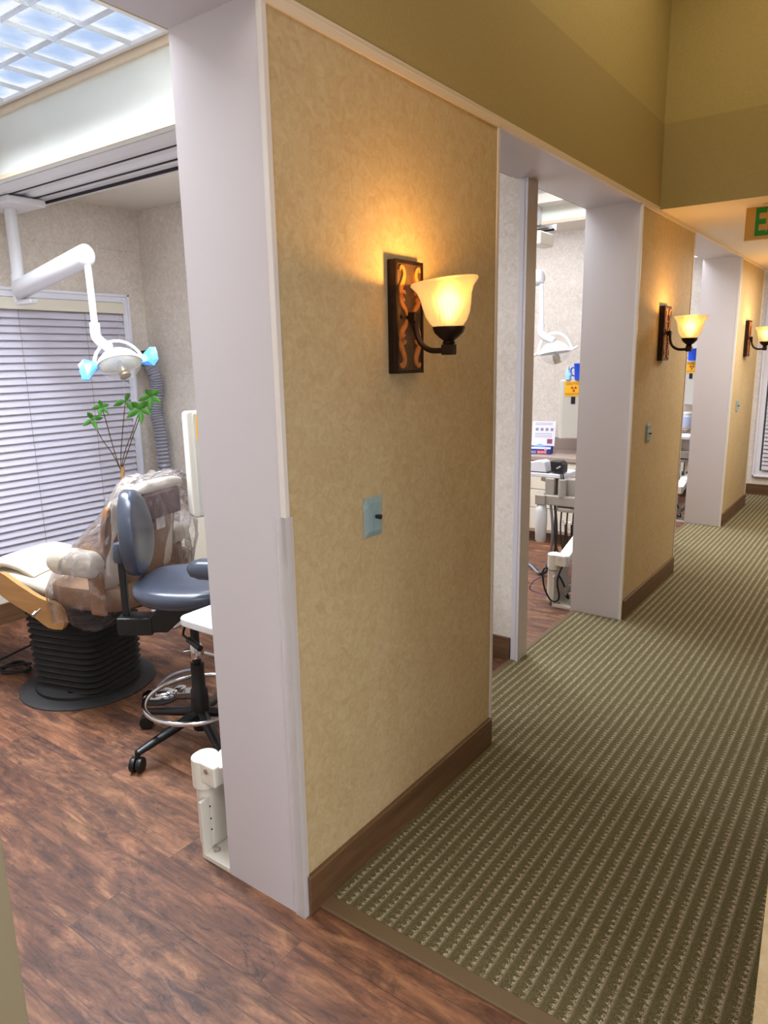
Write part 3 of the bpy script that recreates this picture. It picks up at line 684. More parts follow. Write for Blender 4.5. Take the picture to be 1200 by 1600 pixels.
def dental_chair():
    t = thing('dental_chair', 'cream dental chair with plywood sides and clear plastic cover beside the window', 'dental chair', (-1.982, .55, 0), 196)
    bm = BM(); lathe(bm, [(.325, 0), (.325, .006), (.31, .012), (.25, .014), (0, .014)], 48); obj('base_mat', bm, M_mat, t, smooth=True)
    bm = BM(); lathe(bm, [(.25, .012), (.25, .03), (.23, .04), (0, .04)], 40, T(.0, 0, 0)); obj('base_plate', bm, M_rubber, t, smooth=True)
    bm = BM(); secs = []; nf = 13
    for i in range(nf*2+1):
        z = .04+i*(.40/(nf*2)); o = .0 if i % 2 else .018; a = .190+.020*(i/(nf*2))
        secs.append([(x-.01, y, z) for x, y in superell(0, 0, a+o, .18+o, 36, 5)])
    loft(bm, secs); obj('bellows', bm, M_rubber, t, smooth=True)
    bx('under_frame', (-.33, -.16, .435), (.17, .16, .50), M_black, t, bevel=.02)
    for y in (-1, 1):
        bm = BM(); box(bm, (-.09, y*.205-.006, .012), (-.06, y*.205+.006, .045)); obj('foot_bracket', bm, M_chrome, t)
    # seat: rises to the knee, then legrest falls away
    o = obj('seat_cushion', cushion([(-.40, .58), (-.25, .545), (-.05, .545), (.12, .570), (.30, .585)], .215, .05), M_cream, t, smooth=True)
    bm = cushion([(.08, .605), (.19, .645), (.30, .655), (.39, .615)], .190, .030); obj('thigh_pad', bm, M_cream, t, smooth=True)
    obj('leg_cushion', cushion([(.26, .585), (.40, .565), (.56, .50), (.82, .40), (.98, .35)], .19, .05), M_cream, t, smooth=True)
    # side plywood shells
    for s in (-1, 1):
        y = s*.262
        bm = BM(); pl = [(-.14, .40), (-.16, .44), (-.13, .515), (-.02, .545), (.10, .60), (.19, .645), (.225, .62), (.225, .555), (.18, .515), (.03, .45), (-.06, .40)]
        Q = [(v.x, v.z) for v in smooth_pts([(a, 0, b) for a, b in pl+[pl[0]]], 3)][:-1]
        prism(bm, Q, -.012, .012, T(0, y, 0) @ RX(90)); obj('side_panel', bm, M_ply, t, smooth=True)
        bm = BM(); pl = [(.235, .60), (.26, .635), (.34, .60), (.80, .42), (.96, .36), (.95, .30), (.78, .33), (.30, .50), (.235, .54)]
        prism(bm, pl, -.012, .012, T(0, y*.93, 0) @ RX(90)); obj('leg_panel', bm, M_ply, t)
        # armrests
        ar = obj('armrest', cushion([(-.41, .735), (-.34, .74), (-.24, .745), (-.17, .74)], .045, .062, 2.4), M_cream, t, smooth=True)
        for v in ar.data.vertices: v.co.y += s*.30
        bx('arm_post', (-.42, s*.285-.012, .50), (-.34, s*.285+.012, .70), M_shell, t, bevel=.01)
        bm = BM(); tube(bm, [(-.03, s*.28, .49), (-.03, s*.315, .478)], .006, 8); tube(bm, [(-.03, s*.305, .482), (-.03, s*.325, .474)], .010, 10); obj('release_knob', bm, M_chrome, t, smooth=True)
    # lower side skirt
    bm = BM(); loft(bm, [[(x-.245, y, z) for x, y in superell(0, 0, a, b, 36, 4)] for z, a, b in ((.475, .15, .17), (.49, .20, .225), (.53, .225, .25), (.585, .23, .255), (.60, .22, .25))]); obj('seat_skirt', bm, mat('tan_moulded_skirt', '#8d6c4e', .5), t, smooth=True)
    # back
    obj('back_cushion', cushion([(-.36, .60), (-.385, .70), (-.40, .82), (-.43, .95), (-.455, 1.0)], lambda f: .25-.03*f, .042), M_cream, t, smooth=True)
    bm = BM(); secs = []
    for z, hw in ((.60, .20), (.66, .235), (.78, .25), (.90, .25), (.965, .24), (.985, .22)):
        x = -.415-(z-.60)*.17
        secs.append([(x-.012+.05*(y/hw)**2*1.0, y, z) for y in [hw*(-1+2*i/10) for i in range(11)]]+[(x+.012+.05*(y/hw)**2*1.0, y, z) for y in [hw*(1-2*i/10) for i in range(11)]])
    loft(bm, secs); obj('back_shell', bm, M_shell, t, smooth=True)
    for s in (-1, 1):
        bm = BM(); tube(bm, [(-.485, s*.16, .965), (-.50, s*.16, .965)], .008, 10); obj('shell_bolt', bm, M_chrome, t)
    # headrest
    hr = obj('headrest', cushion([(-.47, .93), (-.46, .98), (-.47, 1.02), (-.51, 1.045), (-.55, 1.045)], .160, .030, 2.6), M_cream, t, smooth=True)
    bx('headrest_back', (-.555, -.13, .90), (-.525, .13, 1.025), mat('brown_grey_panel', '#6a5450', .5), t, bevel=.012)
    bx('headrest_post', (-.53, -.03, .84), (-.505, .03, 1.0), M_chrome, t, bevel=.004)
    bm = BM(); prism(bm, [(-.44, .46), (-.30, .46), (-.33, .60), (-.38, .66), (-.44, .64)], -.02, .02, T(0, -.33, 0) @ RX(90)); obj('side_arm_panel', bm, M_brown, t, bevel=.012, seg=3)
    # clear cover over headrest, back and arms: wrinkled bag
    def bag(secs, name):
        bm = BM(); rr = []
        for (cx, cz, a, b, z) in secs:
            ring = []
            for i in range(48):
                an = 2*PI*i/48; k = 1+.040*math.sin(7*an+z*15)+.020*math.sin(13*an-z*27)+random.uniform(-.010, .010)
                c, s = math.cos(an), math.sin(an); p = 2.6
                x = cx+a*k*abs(c)**(2/p)*(1 if c >= 0 else -1); y = cz+b*k*abs(s)**(2/p)*(1 if s >= 0 else -1)
                ring.append(bm.verts.new((x, y, z+.010*math.sin(7*an+z*10)+random.uniform(-.004, .004))))
            rr.append(ring)
        for A, B in zip(rr, rr[1:]):
            for i in range(48): bm.faces.new((A[i], A[(i+1) % 48], B[(i+1) % 48], B[i]))
        bm.faces.new(rr[-1])
        bmesh.ops.triangulate(bm, faces=[f for f in bm.faces if len(f.verts) == 4])
        return obj(name, bm, M_film, t)
    bag([(-.30, .03, .23, .33, .46), (-.31, .03, .26, .34, .52), (-.32, .03, .27, .345, .60), (-.34, .03, .25, .345, .68), (-.37, .02, .23, .34, .76), (-.42, .01, .18, .32, .83), (-.45, 0, .14, .29, .90), (-.475, 0, .12, .25, .96), (-.49, 0, .11, .22, 1.02), (-.50, 0, .10, .20, 1.06), (-.50, 0, .075, .17, 1.088), (-.50, 0, .03, .10, 1.096)], 'clear_cover')
    return t
dental_chair()
# cable coil left of the chair base
bm = BM(); pts = []
for i in range(34): a = i*.42; r = .070+.010*math.sin(i*1.3); pts.append((-2.42+r*1.1*math.cos(a), .40+r*.9*math.sin(a), .010+i*.0006))
pts += [(-2.52, .30, .03), (-2.50, .50, .08), (-2.40, .66, .14), (-2.33, .76, .16)]
tube(bm, smooth_pts(pts, 3), .006, 8); tag(obj('power_cable', bm, M_rubber, smooth=True), 'coiled black cable on the floor left of the dental chair base', 'cable')
# foot pedal
t = thing('foot_pedal', 'chrome foot pedal with a grey hose loop behind the stool ring', 'foot pedal', (-1.52, .64, 0), 40)
bm = BM(); lathe(bm, [(.085, 0), (.088, .006), (.08, .010), (0, .010)], 32); obj('base_plate', bm, M_mat, t, smooth=True)
bm = BM(); loft(bm, [[(x, y, z) for x, y in superell(0, 0, a, b, 24, 2.4)] for z, a, b in ((.012, .085, .05), (.024, .083, .048), (.038, .06, .034), (.044, .03, .018))]); obj('pedal', bm, M_chrome, t, smooth=True)
bm = BM(); lathe(bm, [(.026, .03), (.026, .05), (.018, .054), (0, .054)], 20, T(.10, 0, 0)); box(bm, (.05, -.03, .005), (.16, .03, .03)); obj('pivot', bm, M_chrome, t, smooth=True)
bm = BM(); tube(bm, smooth_pts([(-.02, -.05, .03), (.02, -.09, .10), (.10, -.12, .17), (.19, -.08, .17), (.22, -.02, .10), (.18, .0, .03)], 6), .008, 8); obj('hose', bm, M_hose, t, smooth=True)

# ------------------------------------------------------------------ operator stool
def stool(label, loc, rz, M_vinyl=M_vinyl):
    t = thing('operator_stool', label, 'stool', loc, rz)
    for i in range(5):
        a = math.radians(-131+72*i)
        c, s = math.cos(a), math.sin(a)
        bm = BM(); tube(bm, [(c*.03, s*.03, .135), (c*.12, s*.12, .115), (c*.27, s*.27, .085), (c*.30, s*.30, .078)], [.026, .024, .018, .016], 10, sq=(1.0, .8)); lg = obj('leg', bm, M_black, t, smooth=True)
        cw = Matrix.Translation((c*.305, s*.305, .030)) @ Matrix.Rotation(a+.6, 4, 'Z')
        bm = BM()
        for sd in (-1, 1): lathe(bm, [(.006, -.010), (.029, -.010), (.031, -.006), (.031, .006), (.029, .010), (.006, .010)], 20, cw @ T(0, sd*.014, 0) @ RX(90))
        tube(bm, [(c*.300, s*.300, .045), (c*.300, s*.300, .085)], .011, 10); obj('caster', bm, M_black, lg, smooth=True)
    bm = BM(); lathe(bm, [(.0, .06), (.034, .062), (.040, .10), (.036, .24), (.028, .25), (.028, .36), (.0, .36)], 24); obj('hub_sleeve', bm, M_black, t, smooth=True)
    bm = BM(); lathe(bm, [(.0, .385), (.024, .385), (.026, .395), (.026, .44), (.022, .448), (0, .448)], 24); obj('height_collar', bm, M_chrome, t, smooth=True)
    bm = BM(); tube(bm, [(0, 0, .34), (0, 0, .66)], .018, 16); obj('gas_lift', bm, M_black, t, smooth=True)
    bm = BM(); R_ = .225; tube(bm, [(R_*math.cos(2*PI*i/64), R_*math.sin(2*PI*i/64), .20) for i in range(64)], .0105, 10, closed=True)
    obj('foot_ring', bm, M_chrome, t, smooth=True)
    bm = BM()
    for i in range(2):
        a = math.radians(20+180*i); tube(bm, [(.03*math.cos(a), .03*math.sin(a), .40), (R_*.5*math.cos(a), R_*.5*math.sin(a), .36), (R_*math.cos(a), R_*math.sin(a), .20)] if i == 0 else [(.02*math.cos(a), .02*math.sin(a), .42), (.05*math.cos(a), .05*math.sin(a), .42)], .008, 8)
    obj('ring_strut', bm, M_chrome, t, smooth=True)
    # seat
    bm = BM(); secs = []
    for z, k in ((.660, .80), (.668, .93), (.685, .99), (.703, 1.0), (.722, .97), (.735, .88), (.738, .70), (.733, .40), (.731, .12)):
        secs.append([(x+.02, y, z+.010*(abs(x)/.21)**2*(1 if k > .5 else .2)) for x, y in superell(0, 0, .240*k, .235*k, 40, 2.4)])
    loft(bm, secs); obj('seat', bm, M_vinyl, t, smooth=True)
    bm = BM(); box(bm, (-.12, -.07, .625), (.10, .07, .662)); prism(bm, [(-.10, .555), (-.06, .545), (.0, .59), (.10, .61), (.12, .64), (-.14, .64)], -.028, .028, RX(90)); obj('seat_mechanism', bm, M_black, t, bevel=.006)
    bm = BM(); tube(bm, smooth_pts([(.02, -.05, .61), (.0, -.12, .565), (.0, -.15, .545)], 3), .005, 8); tube(bm, [(.0, -.15, .545), (.035, -.185, .535)], .005, 8); tube(bm, [(.03, -.18, .537), (.09, -.235, .522)], .012, 12); obj('lever', bm, M_black, t, smooth=True)
    bm = BM(); box(bm, (-.305, -.045, .50), (-.16, .045, .575)); prism(bm, [(-.18, .51), (-.10, .51), (.0, .60), (.0, .64), (-.10, .64), (-.18, .57)], -.04, .04, RX(90)); box(bm, (-.29, -.014, .55), (-.262, .014, .86)); obj('back_bracket', bm, M_black, t, bevel=.006)
    bm = BM(); lathe(bm, [(0, .80), (.026, .805), (.030, .82), (.030, .865), (.024, .883), (0, .89)], 20, T(-.278, .0, 0)); obj('post_cap', bm, M_vinyl, t, smooth=True)
    # backrest: upright oval pad, curved around the sitter
    bm = BM(); secs = []; n = 36; dep = [(-.030, .90), (-.026, .97), (-.012, 1.0), (.012, 1.0), (.026, .96), (.034, .82), (.036, .45)]
    for d, k in dep:
        ring = []
        for i in range(n):
            a = 2*PI*i/n; y = .128*k*math.cos(a); z = .178*k*math.sin(a)
            y *= 1-.16*(z/.178 if z > 0 else .35*z/.178)
            ring.append((-.215+d+.9*y*y+.0*z-.10*z*0.35, y, .925+z))
        secs.append(ring)
    loft(bm, secs); obj('backrest', bm, M_vinyl, t, smooth=True)
    # padded arm
    bm = BM(); loft(bm, [[(x, y+.0, z) for y, z in superell(cy, .845, a, b, 20, 2.4)] for x, cy, a, b in ((.07, -.245, .016, .012), (.085, -.25, .036, .028), (.12, -.255, .046, .038), (.20, -.26, .048, .040), (.28, -.26, .040, .034), (.30, -.26, .014, .012))]); obj('arm_pad', bm, M_vinyl, t, smooth=True)
    bm = BM(); tube(bm, smooth_pts([(.05, -.06, .64), (.12, -.23, .65), (.19, -.262, .70), (.20, -.26, .82)], 4), .011, 8); obj('arm_support', bm, M_black, t, smooth=True)
    return t
stool('blue-grey vinyl operator stool with chrome foot ring behind the near white jamb', (-1.03, .49, 0), 35)
stool('dark operator stool glimpsed in the narrow gap of the third opening', (-.98, 6.62, 0), 150, M_vinylb)

# ------------------------------------------------------------------ delivery arms (bracket at the pier, arm, tray)
def delivery(label, dy, tray, body, bottle):
    t = thing('instrument_delivery_arm', label, 'dental unit', (JX, dy, 0))
    bm = BM(); box(bm, (-.132, 0, 0), (-.002, .26, .018)); box(bm, (-.132, 0, .018), (-.118, .012, .022)); obj('floor_plate', bm, M_creamp, t, bevel=.002)
    bm = BM(); v = [(.0, .012), (.0, .205), (.16, .235), (.24, .235), (.26, .012)]; prism(bm, v, -.006, .006, T(-.126, 0, 0) @ Matrix(((0, 0, 1, 0), (1, 0, 0, 0), (0, 1, 0, 0), (0, 0, 0, 1)))); obj('side_plate', bm, M_creamp, t, bevel=.002)
    for yy, zz in ((.035, .175), (.035, .13), (.035, .09)):
        bm = BM(); tube(bm, [(-.121, yy, zz), (-.118, yy, zz)], .003, 8); obj('bolt_hole', bm, M_black, t)
    for xx, yy in ((-.10, .035), (-.02, .045)):
        bm = BM(); lathe(bm, [(.011, 0), (.011, .010), (.006, .014), (0, .014)], 6, T(xx, yy, .018)); obj('anchor_bolt', bm, M_grey, t)
    bm = BM(); prism(bm, rrect(-.185, .02, -.115, .13, .033), .03, .235); obj('post', bm, M_creamp, t, smooth=True)
    bm = BM(); prism(bm, rrect(-.185, .005, -.105, .095, .039), .242, .345); obj('pivot_drum', bm, M_creamp, t, bevel=.004, smooth=True)
    bm = BM(); lathe(bm, [(.026, 0), (.026, .002), (0, .002)], 24, T(-.145, .05, .345)); obj('pivot_cap', bm, M_white, t)
    A = Vector((-.085, .06, .305)); B = Vector((-.075, .80, .55)); d = (B-A).normalized()
    bm = BM(); tube(bm, [A-d*.02, B], .066, 4, sq=(.75, 1.1)); bmesh.ops.rotate(bm, verts=bm.verts, cent=A, matrix=Matrix.Rotation(math.radians(45), 3, d)); obj('lower_arm', bm, M_creamp, t, bevel=.008)
    bm = BM(); tube(bm, [(-.124, .045, .31), (-.055, .045, .31)], .050, 4); bmesh.ops.rotate(bm, verts=bm.verts, cent=Vector((-.09, .045, .31)), matrix=Matrix.Rotation(math.radians(45), 3, 'X')); obj('arm_yoke', bm, M_creamp, t, bevel=.005)
    bm = BM(); tube(bm, [(-.09, .012, .325), (-.09, .005, .325)], .009, 12); obj('yoke_bolt', bm, M_chrome, t, smooth=True)
    bm = BM(); tube(bm, [B+Vector((0, 0, -.05)), B+Vector((0, 0, .10))], .045, 16); obj('elbow', bm, M_creamp, t, smooth=True)
    cx, cy = (tray[0]+tray[2])/2-JX, (tray[1]+tray[3])/2-dy
    bm = BM(); tube(bm, [B+Vector((0, 0, .07)), Vector((cx, cy, tray[4]-.045))], .032, 10); obj('upper_arm', bm, M_creamp, t, smooth=True)
    z = tray[4]; bm = BM(); prism(bm, rrect(tray[0]-JX, tray[1]-dy, tray[2]-JX, tray[3]-dy, .035), z-.028, z); obj('tray_top', bm, M_white, t, bevel=.005)
    if body:
        x0, y0 = tray[0]-JX, tray[1]-dy
        # grey manifold under the tray
        bm = BM(); box(bm, (body[0], body[1], z-.15), (body[0]+.07, body[1]+.08, z-.028)); box(bm, (body[0]+.08, body[1]+.03, z-.15), (body[0]+.24, body[1]+.10, z-.028)); obj('manifold', bm, M_grey, t, bevel=.008)
        bm = BM(); prism(bm, rrect(body[0]-.02, body[1]-.02, body[0]+.26, body[1]+.12, .04), z-.215, z-.145); obj('manifold_base', bm, M_grey, t, bevel=.008)
        bm = BM(); tube(bm, [(body[0]+.13, body[1]-.0, z-.15), (body[0]+.13, body[1], z-.03)], .028, 16); obj('regulator', bm, M_grey, t, smooth=True)
        bm = BM(); box(bm, (body[0]-.055, body[1]-.04, z-.215), (body[0]+.02, body[1]+.04, z-.145)); obj('bottle_cap_block', bm, M_grey, t, bevel=.006)
        bm = BM(); lathe(bm, [(0, -.27), (.030, -.275), (.038, -.262), (.040, -.18), (.043, -.14), (.042, -.05), (.034, -.012), (.022, 0), (0, 0)], 24, T(body[0]-.018, body[1]-.005, z-.212)); obj('water_bottle', bm, M_bott, t, smooth=True)
        bm = BM(); prism(bm, rrect(body[0]+.08, body[1]-.02, body[0]+.24, body[1]+.10, .05), z-.255, z-.225); obj('hose_holder', bm, M_grey, t, bevel=.008)
        for i, (ax, ex) in enumerate(((.09, .06), (.13, .12), (.17, .16), (.21, .2))):
            bm = BM(); q = Vector((body[0]+ax, body[1]-.01+.01*i, z-.25))
            tube(bm, smooth_pts([q, q+Vector((.0, -.01, -.12)), q+Vector((.01, .0, -.24)), q+Vector((.03, .02, -.31)), q+Vector((.06, .03, -.26)), q+Vector((.06, .04, -.10))], 5), .006, 7); obj('instrument_hose', bm, M_mat, t, smooth=True)
        for k in range(2):
            bm = BM(); q = Vector((body[0]+.04+.03*k, body[1]+.02, z-.21))
            tube(bm, smooth_pts([q, q+Vector((.02, 0, -.20)), q+Vector((-.02, .05, -.42)), q+Vector((-.12, .12, -.56)), q+Vector((-.28, .28, z*-1+.225)), q+Vector((-.60, .5, -z+.24))], 6), .010, 8); obj('supply_hose', bm, mat('grey_brown_hose', '#4a423c', .5) if k else M_hose, t, smooth=True)
        bm = BM(); tube(bm, smooth_pts([(-.10, .16, .03), (-.06, .10, .05), (-.115, .06, .20), (-.19, .0, .25), (-.18, -.02, .14), (-.13, -.02, .05), (-.08, -.01, .07), (-.10, .01, .20), (-.05, .10, .36), (-.03, .40, .44)], 6), .006, 8); obj('arm_cable', bm, M_black, t, smooth=True)
        bm = BM(); tube(bm, smooth_pts([(-.19, .02, .20), (-.26, .0, .15), (-.29, .02, .08), (-.19, .06, .05)], 6), .0035, 6); obj('thin_tube', bm, M_purple, t, smooth=True)
        bm = BM(); tube(bm, smooth_pts([(-.07, .06, .10), (-.05, .20, .12), (-.03, .45, .22)], 6), .022, 12); obj('ribbed_sleeve', bm, M_grey, t, smooth=True)
    return t
delivery('cream floor-mounted arm with white tray corner behind the near white jamb', 0.0, (-.640, .115, -.345, .50, .762), None, False)
delivery('instrument unit with white water bottle and hoses in the second opening', 2.875, (-1.02, 3.35, -.590, 3.62, .785), (-.40, .46), True)
delivery('instrument arm and tray glimpsed through the third opening', 5.745, (-.66, 5.98, -.38, 6.28, .80), (-.31, .26), True)
# things on the second room's tray
t = thing('instrument_console', 'white angled console standing on the tray in the second opening', 'console', (-.825, 3.42, .786), 0)
bm = BM(); prism(bm, [(-.08, 0), (.10, 0), (.085, .075), (.06, .085), (-.02, .07), (-.045, .055), (-.07, .07), (-.10, .065)], -.05, .05, RX(90)); obj('housing', bm, M_white, t, bevel=.006)
bx('base_pad', (-.09, -.055, 0), (.12, .055, .006), M_black, t)
t = thing('instrument_holder', 'black instrument holder at the right end of the tray', 'instrument holder', (-.650, 3.41, .789), 0)
bm = BM(); prism(bm, [(-.04, 0), (.05, 0), (.05, .06), (.03, .085), (-.05, .085)], -.045, .045, RX(90)); obj('holder_body', bm, M_black, t, bevel=.01)
bm = BM(); tube(bm, smooth_pts([(.04, -.05, .06), (.06, -.06, -.02), (.075, -.05, -.12), (.07, -.04, -.25)], 5), .005, 7); tube(bm, smooth_pts([(.03, -.05, .05), (.045, -.06, -.03), (.055, -.05, -.15)], 5), .004, 7); obj('coiled_lead', bm, M_black, t, smooth=True)
bm = BM(); tube(bm, [(.01, -.06, .04), (.04, -.08, .055)], .006, 8); obj('handpiece', bm, M_chrome, t, smooth=True)

# ------------------------------------------------------------------ counters against the partitions
def counter(dy, label, drawers=True):
    t = thing('counter_cabinet', label, 'cabinet', (-2.0, 1.965+dy, 0))
    x0, x1 = -.35, 1.35
    bx('carcass', (x0+.03, -.50, .10), (x1, -.006, .725), M_cab, t)
    bx('toe_kick', (x0+.05, -.46, 0), (x1, -.03, .10), M_basex, t)
    w = .40; zs = (.125, .315, .475, .605, .72)
    n = int((x1-x0-.03)/w)
    for i in range(n):
        a = x0+.035+i*w
        if not drawers:
            bx('door', (a, -.516, .125), (a+w-.006, -.50, .72), M_cab, t, bevel=.002); continue
        for j in range(4):
            d = bx('drawer', (a, -.516, zs[j]+.003), (a+w-.006, -.50, zs[j+1]-.003), M_cab, t, bevel=.002)
            bm = BM(); c = a+w/2; z = (zs[j]+zs[j+1])/2+.01; tube(bm, smooth_pts([(c-.045, -.516, z), (c-.035, -.545, z-.004), (c+.035, -.545, z-.004), (c+.045, -.516, z)], 4), .005, 8); obj('handle', bm, M_chrome, d, smooth=True)
    return t
def worktop(dy, label):
    t = thing('worktop', label, 'countertop', (-2.0, 1.965+dy, .725))
    bx('slab', (-.36, -.53, 0), (1.35, -.004, .036), M_lam, t, bevel=.003)
    bx('backsplash', (-.36, -.024, .036), (1.35, -.004, .145), M_lam, t, bevel=.002)
for k, nm in ((0, 'nearest'), (1, 'second'), (2, 'third')):
    d2 = k*PITCH_Y if k < 2 else 7.57-1.97
    counter(d2, {0: 'cream cabinet behind the dental chair beside the near jamb', 1: 'cream drawer cabinet with wire handles seen through the second opening', 2: 'cream drawer cabinet glimpsed in the third opening'}[k], k > 0)
    worktop(d2, {0: 'taupe worktop end behind the dental chair', 1: 'taupe worktop holding the glove box in the second opening', 2: 'taupe worktop holding the white tub in the third opening'}[k])

def trefoil(parent, M, size):
    bm = BM()
    for i in range(3):
        a0 = math.radians(-90+120*i); pts = [(.16*math.cos(a0-.5), .16*math.sin(a0-.5))]+[(.62*math.cos(a0-.5+j/6), .62*math.sin(a0-.5+j/6)) for j in range(7)]+[(.16*math.cos(a0+.5), .16*math.sin(a0+.5))]
        prism(bm, [(x*size, y*size) for x, y in pts], 0, .0006, M)
    prism(bm, [(.09*size*math.cos(a*PI/6), .09*size*math.sin(a*PI/6)) for a in range(12)], 0, .0006, M)
    return obj('trefoil', bm, M_red, parent)
def xray_box(label, loc, rz, group=None):
    """local -Y is the front"""
    t = thing('wall_control_box', label, 'control box', loc, rz, 'control boxes with caution stickers')
    bm = BM(); prism(bm, rrect(0, 0, .34, .495, .018), -.03, .03, T(0, .05, 0) @ RX(90)); obj('housing', bm, M_creamp, t, bevel=.006)
    bm = BM(); prism(bm, rrect(.028, .008, .332, .487, .012), -.004, .004, T(0, .017, 0) @ RX(90)); obj('front_panel', bm, mat('pale_grey_panel', '#c5c2b8', .45), t, bevel=.002)
    bx('grip_slot', (.095, .010, .295), (.130, .0135, .355), M_black, t)
    bm = BM(); prism(bm, rrect(.040, .36, .190, .482, .008), -.001, .001, T(0, .0115, 0) @ RX(90)); st = obj('sticker', bm, M_yellow, t)
    F = T(.115, .010, 0) @ RX(90)
    text('lettering', 'CAUTION', .028, F @ T(0, .463, 0), M_red, st)
    text('lettering', 'RADIATION', .025, F @ T(0, .378, 0), M_red, st)
    trefoil(st, F @ T(0, .421, .0003), .040)
    return t
b1 = xray_box('cream control box with a yellow sticker jutting out beside the near white jamb', (-1.355, .80, .88), 72)
bx('wall_arm', (.30, .03, .20), (1.0, .06, .25), M_creamp, b1)
b2 = xray_box('cream control box with caution sticker above the worktop in the second opening', (-1.095, 4.47, .895), 22)
bx('wall_arm', (.14, .08, .10), (.20, .33, .16), M_creamp, b2)
b3 = xray_box('cream control box with caution sticker in the narrow third opening', (-.835, 7.34, 1.01), 6)
bx('wall_arm', (.14, .08, .10), (.20, .20, .16), M_creamp, b3)
# blue cups on the boxes
def bucket(label, loc):
    t = thing('blue_container', label, 'container', loc, 0, 'blue containers on the control boxes')
    bm = BM(); lathe(bm, [(0, 0), (.050, 0), (.056, .115), (.060, .12), (.060, .132), (.055, .134), (.052, .12), (0, .118)], 28); obj('cup', bm, M_blue, t, smooth=True)
    bm = BM(); tube(bm, smooth_pts([(-.055, 0, .10), (-.085, 0, .09), (-.08, 0, .04), (-.052, 0, .03)], 5), .006, 8); obj('handle', bm, M_blue, t, smooth=True)
bucket('blue container on top of the control box in the second opening', (-.95, 4.56, 1.391))
bucket('blue container on top of the control box in the third opening', (-.70, 7.30+.0, 1.506))
bm = BM(); loft(bm, [[(x, y, z) for x, y in superell(.0+random.uniform(-.004, .004), 0, a, b, 14, 2.2)] for z, a, b in ((0, .02, .03), (.04, .028, .026), (.08, .012, .02), (.11, .004, .008))]); o = obj('plastic_sleeve_bundle', bm, mat('pale_blue_sleeve', '#a8d4f4', .3)); o.location = (-1.045, 4.52, 1.391); tag(o, 'pale blue film bundle beside the blue container in the second opening', 'plastic film')

# glove box with its raised lid card
t = thing('glove_box', 'blue and red nitrile glove box with raised white lid card on the worktop', 'box of gloves', (-1.26, 4.47, .762), 12)
bx('carton', (-.13, -.05, 0), (.105, .06, .062), M_boxblue, t, bevel=.002)
bx('red_band', (-.01, -.0515, .004), (.072, -.049, .034), M_boxred, t)
bx('white_top_band', (-.13, -.0515, .046), (.105, -.049, .062), M_paper2, t)
text('lettering', 'NITRILE', .030, T(-.064, -.0525, .017) @ RX(90), M_white, t, sx=.85)
text('lettering', 'GLOVES', .026, T(.031, -.0525, .017) @ RX(90), M_white, t, sx=.8)
bx('size_patch', (.052, -.0520, .036), (.072, -.0495, .056), M_white, t)
text('lettering', 'S', .022, T(.062, -.0530, .046) @ RX(90), M_boxblue, t)
lid = obj('lid_card', box(BM(), (-.085, 0, 0), (.115, .002, .215), T(0, .058, .060) @ RX(-10)), M_paper2, t)
bm = BM()
LM = T(0, .058, .060) @ RX(-10)
for i in range(4): box(bm, (-.055+i*.043, -.0012, .13), (-.030+i*.043, 0, .155), LM)
for z in (.195, .182, .09, .105, .075): box(bm, (-.06, -.0012, z), (.09, 0, z+.004), LM)
obj('print', bm, M_print, lid)
bm = BM(); box(bm, (.05, -.0014, .02), (.095, 0, .06), LM); obj('logo_patch', bm, mat('maroon_print', '#8c4a5e', .6), lid)
bm = BM(); loft(bm, [[(x, y, z) for x, y in superell(0, .01, a, b, 12, 2)] for z, a, b in ((.06, .05, .02), (.072, .03, .012), (.082, .008, .005))]); obj('glove_tip', bm, mat('blue_nitrile', '#6f9ee8', .5), t, smooth=True)
# white tub third room
t = thing('wipes_tub', 'white lidded tub with blue printed label on the third worktop', 'tub', (-.71, 7.22, .762))
bm = BM(); lathe(bm, [(0, 0), (.058, 0), (.062, .006), (.064, .15), (.06, .156), (0, .156)], 32); obj('tub', bm, M_white, t, smooth=True)
bm = BM(); lathe(bm, [(.0, .154), (.066, .154), (.067, .174), (.062, .18), (0, .182)], 32); obj('lid', bm, M_white, t, smooth=True)
bm = BM(); open_lathe(bm, [(.0652, .03), (.0652, .13)], 32); obj('label_wrap', bm, mat('pale_blue_label', '#b9c4e6', .5), t, smooth=True)
# small picture-like strip on the third room wall
bx0 = bx('wall_sign', (-.92, 7.545, 1.95), (-.88, 7.569, 2.28), M_white); tag(bx0, 'small white framed panel high on the third room wall', 'wall panel')

# ------------------------------------------------------------------ suction hose and plant near the window corner
t = thing('suction_hose', 'grey ribbed flexible duct with black hood in the corner right of the window', 'duct', (-3.03, 1.885, 0))
pts = smooth_pts([(-.03, -.02, 1.60), (.0, 0, 1.50), (-.01, .01, 1.40), (-.025, .0, 1.27), (.0, .0, 1.15), (.01, 0, 1.0), (.02, 0, .80), (.03, -.02, .45), (.03, 0, .05)], 26)
r = [.044+.0045*math.sin(i*PI/2.0) for i in range(len(pts))]
bm = BM(); tube(bm, pts, r, 18); obj('ribbed_tube', bm, M_hose, t, smooth=True)
bm = BM(); lathe(bm, [(.050, 0), (.062, .02), (.085, .07), (.088, .085), (0, .086)], 20, T(-.045, -.03, 1.58) @ RY(-12)); obj('hood', bm, M_black, t, smooth=True)
t = thing('potted_plant', 'thin-stemmed potted plant with star-shaped green leaves behind the dental chair', 'plant', (-2.86, 1.42, 0))
bm = BM(); lathe(bm, [(0, 0), (.14, 0), (.14, .02), (.03, .03), (.025, .50), (.12, .52), (.12, .54), (0, .54)], 24); obj('stand', bm, M_black, t, smooth=True)
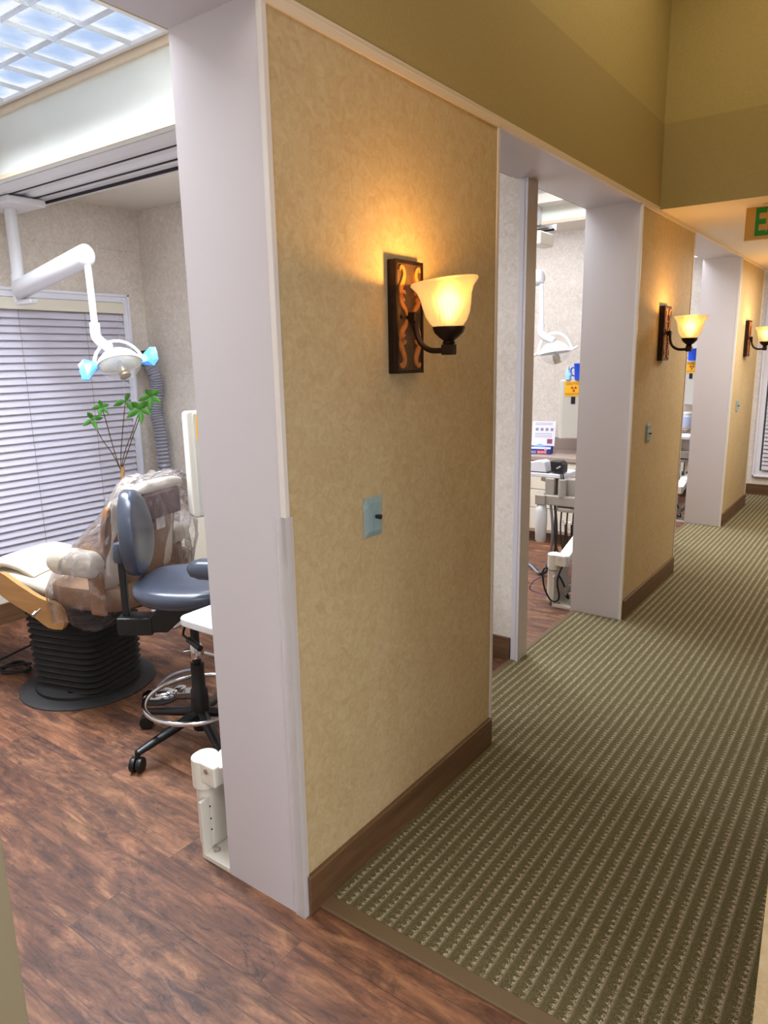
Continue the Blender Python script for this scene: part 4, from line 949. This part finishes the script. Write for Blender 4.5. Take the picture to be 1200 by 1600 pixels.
bm = BM(); lathe(bm, [(0, .54), (.075, .54), (.10, .70), (.105, .72), (.095, .72), (.088, .70), (0, .69)], 24); obj('pot', bm, M_white, t, smooth=True)
bm = BM(); tube(bm, smooth_pts([(0, 0, .69), (.0, .01, .80), (.01, .02, .93)], 4), [.016]*5+[.014]*4, 8); obj('trunk', bm, mat('tan_trunk', '#b08a5c', .7), t, smooth=True)
def star(parent, c, ax_r, droop, size, n, a0=0):
    """palmate leaf cluster facing the viewer side"""
    c = Vector(c)
    for i in range(n):
        an = a0+(2*PI*i/n)
        d = (ax_r*math.cos(an)+Vector((0, 0, 1))*math.sin(an)+droop*.35).normalized()
        L = size*random.uniform(.8, 1.05); wd = d.cross(droop).normalized(); 
        bm = BM(); mid, l_, r_ = [], [], []
        for j, w_ in enumerate((.0, .12, .2, .22, .18, .10, .0)):
            f = j/6; p = c+d*L*f+Vector((0, 0, -1))*L*.22*f*f
            mid.append(bm.verts.new(p+droop*-.004)); l_.append(bm.verts.new(p+wd*L*w_)); r_.append(bm.verts.new(p-wd*L*w_))
        for j in range(6):
            for E in (l_, r_):
                try: bm.faces.new((mid[j], mid[j+1], E[j+1], E[j]))
                except ValueError: pass
        bmesh.ops.remove_doubles(bm, verts=bm.verts, dist=.0004)
        o = obj('leaf', bm, M_leaf, parent, smooth=True); sm = o.modifiers.new('solid', 'SOLIDIFY'); sm.thickness = .0012
AR = Vector((.56, .83, 0)); VW = Vector((.83, -.56, 0))
clusters = [((.16, .085, 1.305), .095, 5, .95), ((.17, .165, 1.385), .085, 5, -.5), ((.045, -.11, 1.33), .065, 5, .5), ((-.03, -.135, 1.25), .075, 4, -1.2), ((.095, .03, 1.36), .085, 3, 1.2)]
for (c, s, n, a0) in clusters:
    pts = smooth_pts([(.005, .01, .90), (c[0]*.25, c[1]*.25, 1.02), (c[0]*.7, c[1]*.7, c[2]-.12), c], 5)
    bm = BM(); tube(bm, pts, .0032, 6); st = obj('stem', bm, M_stem, t, smooth=True)
    star(st, c, AR, VW, s, n, a0)
# bits by the cabinet behind the chair
bm = BM(); tube(bm, smooth_pts([(-2.36, 1.40, .74), (-2.40, 1.38, .66), (-2.36, 1.37, .60), (-2.41, 1.38, .50), (-2.35, 1.38, .44)], 6), .008, 8); tag(obj('extension_lead', bm, M_black, smooth=True), 'black cord hanging beside the worktop end behind the dental chair', 'cable')
t = thing('paper_carton', 'white printed carton standing beside the cabinet behind the dental chair', 'carton', (-2.30, 1.30, 0), 10)
bx('carton_body', (-.09, -.06, 0), (.09, .06, .52), M_white, t, bevel=.01)
bm = BM()
for z in (.47, .44, .40, .36, .31): box(bm, (-.02, -.0615, z), (.08, -.06, z+.010))
obj('print', bm, M_print, t)
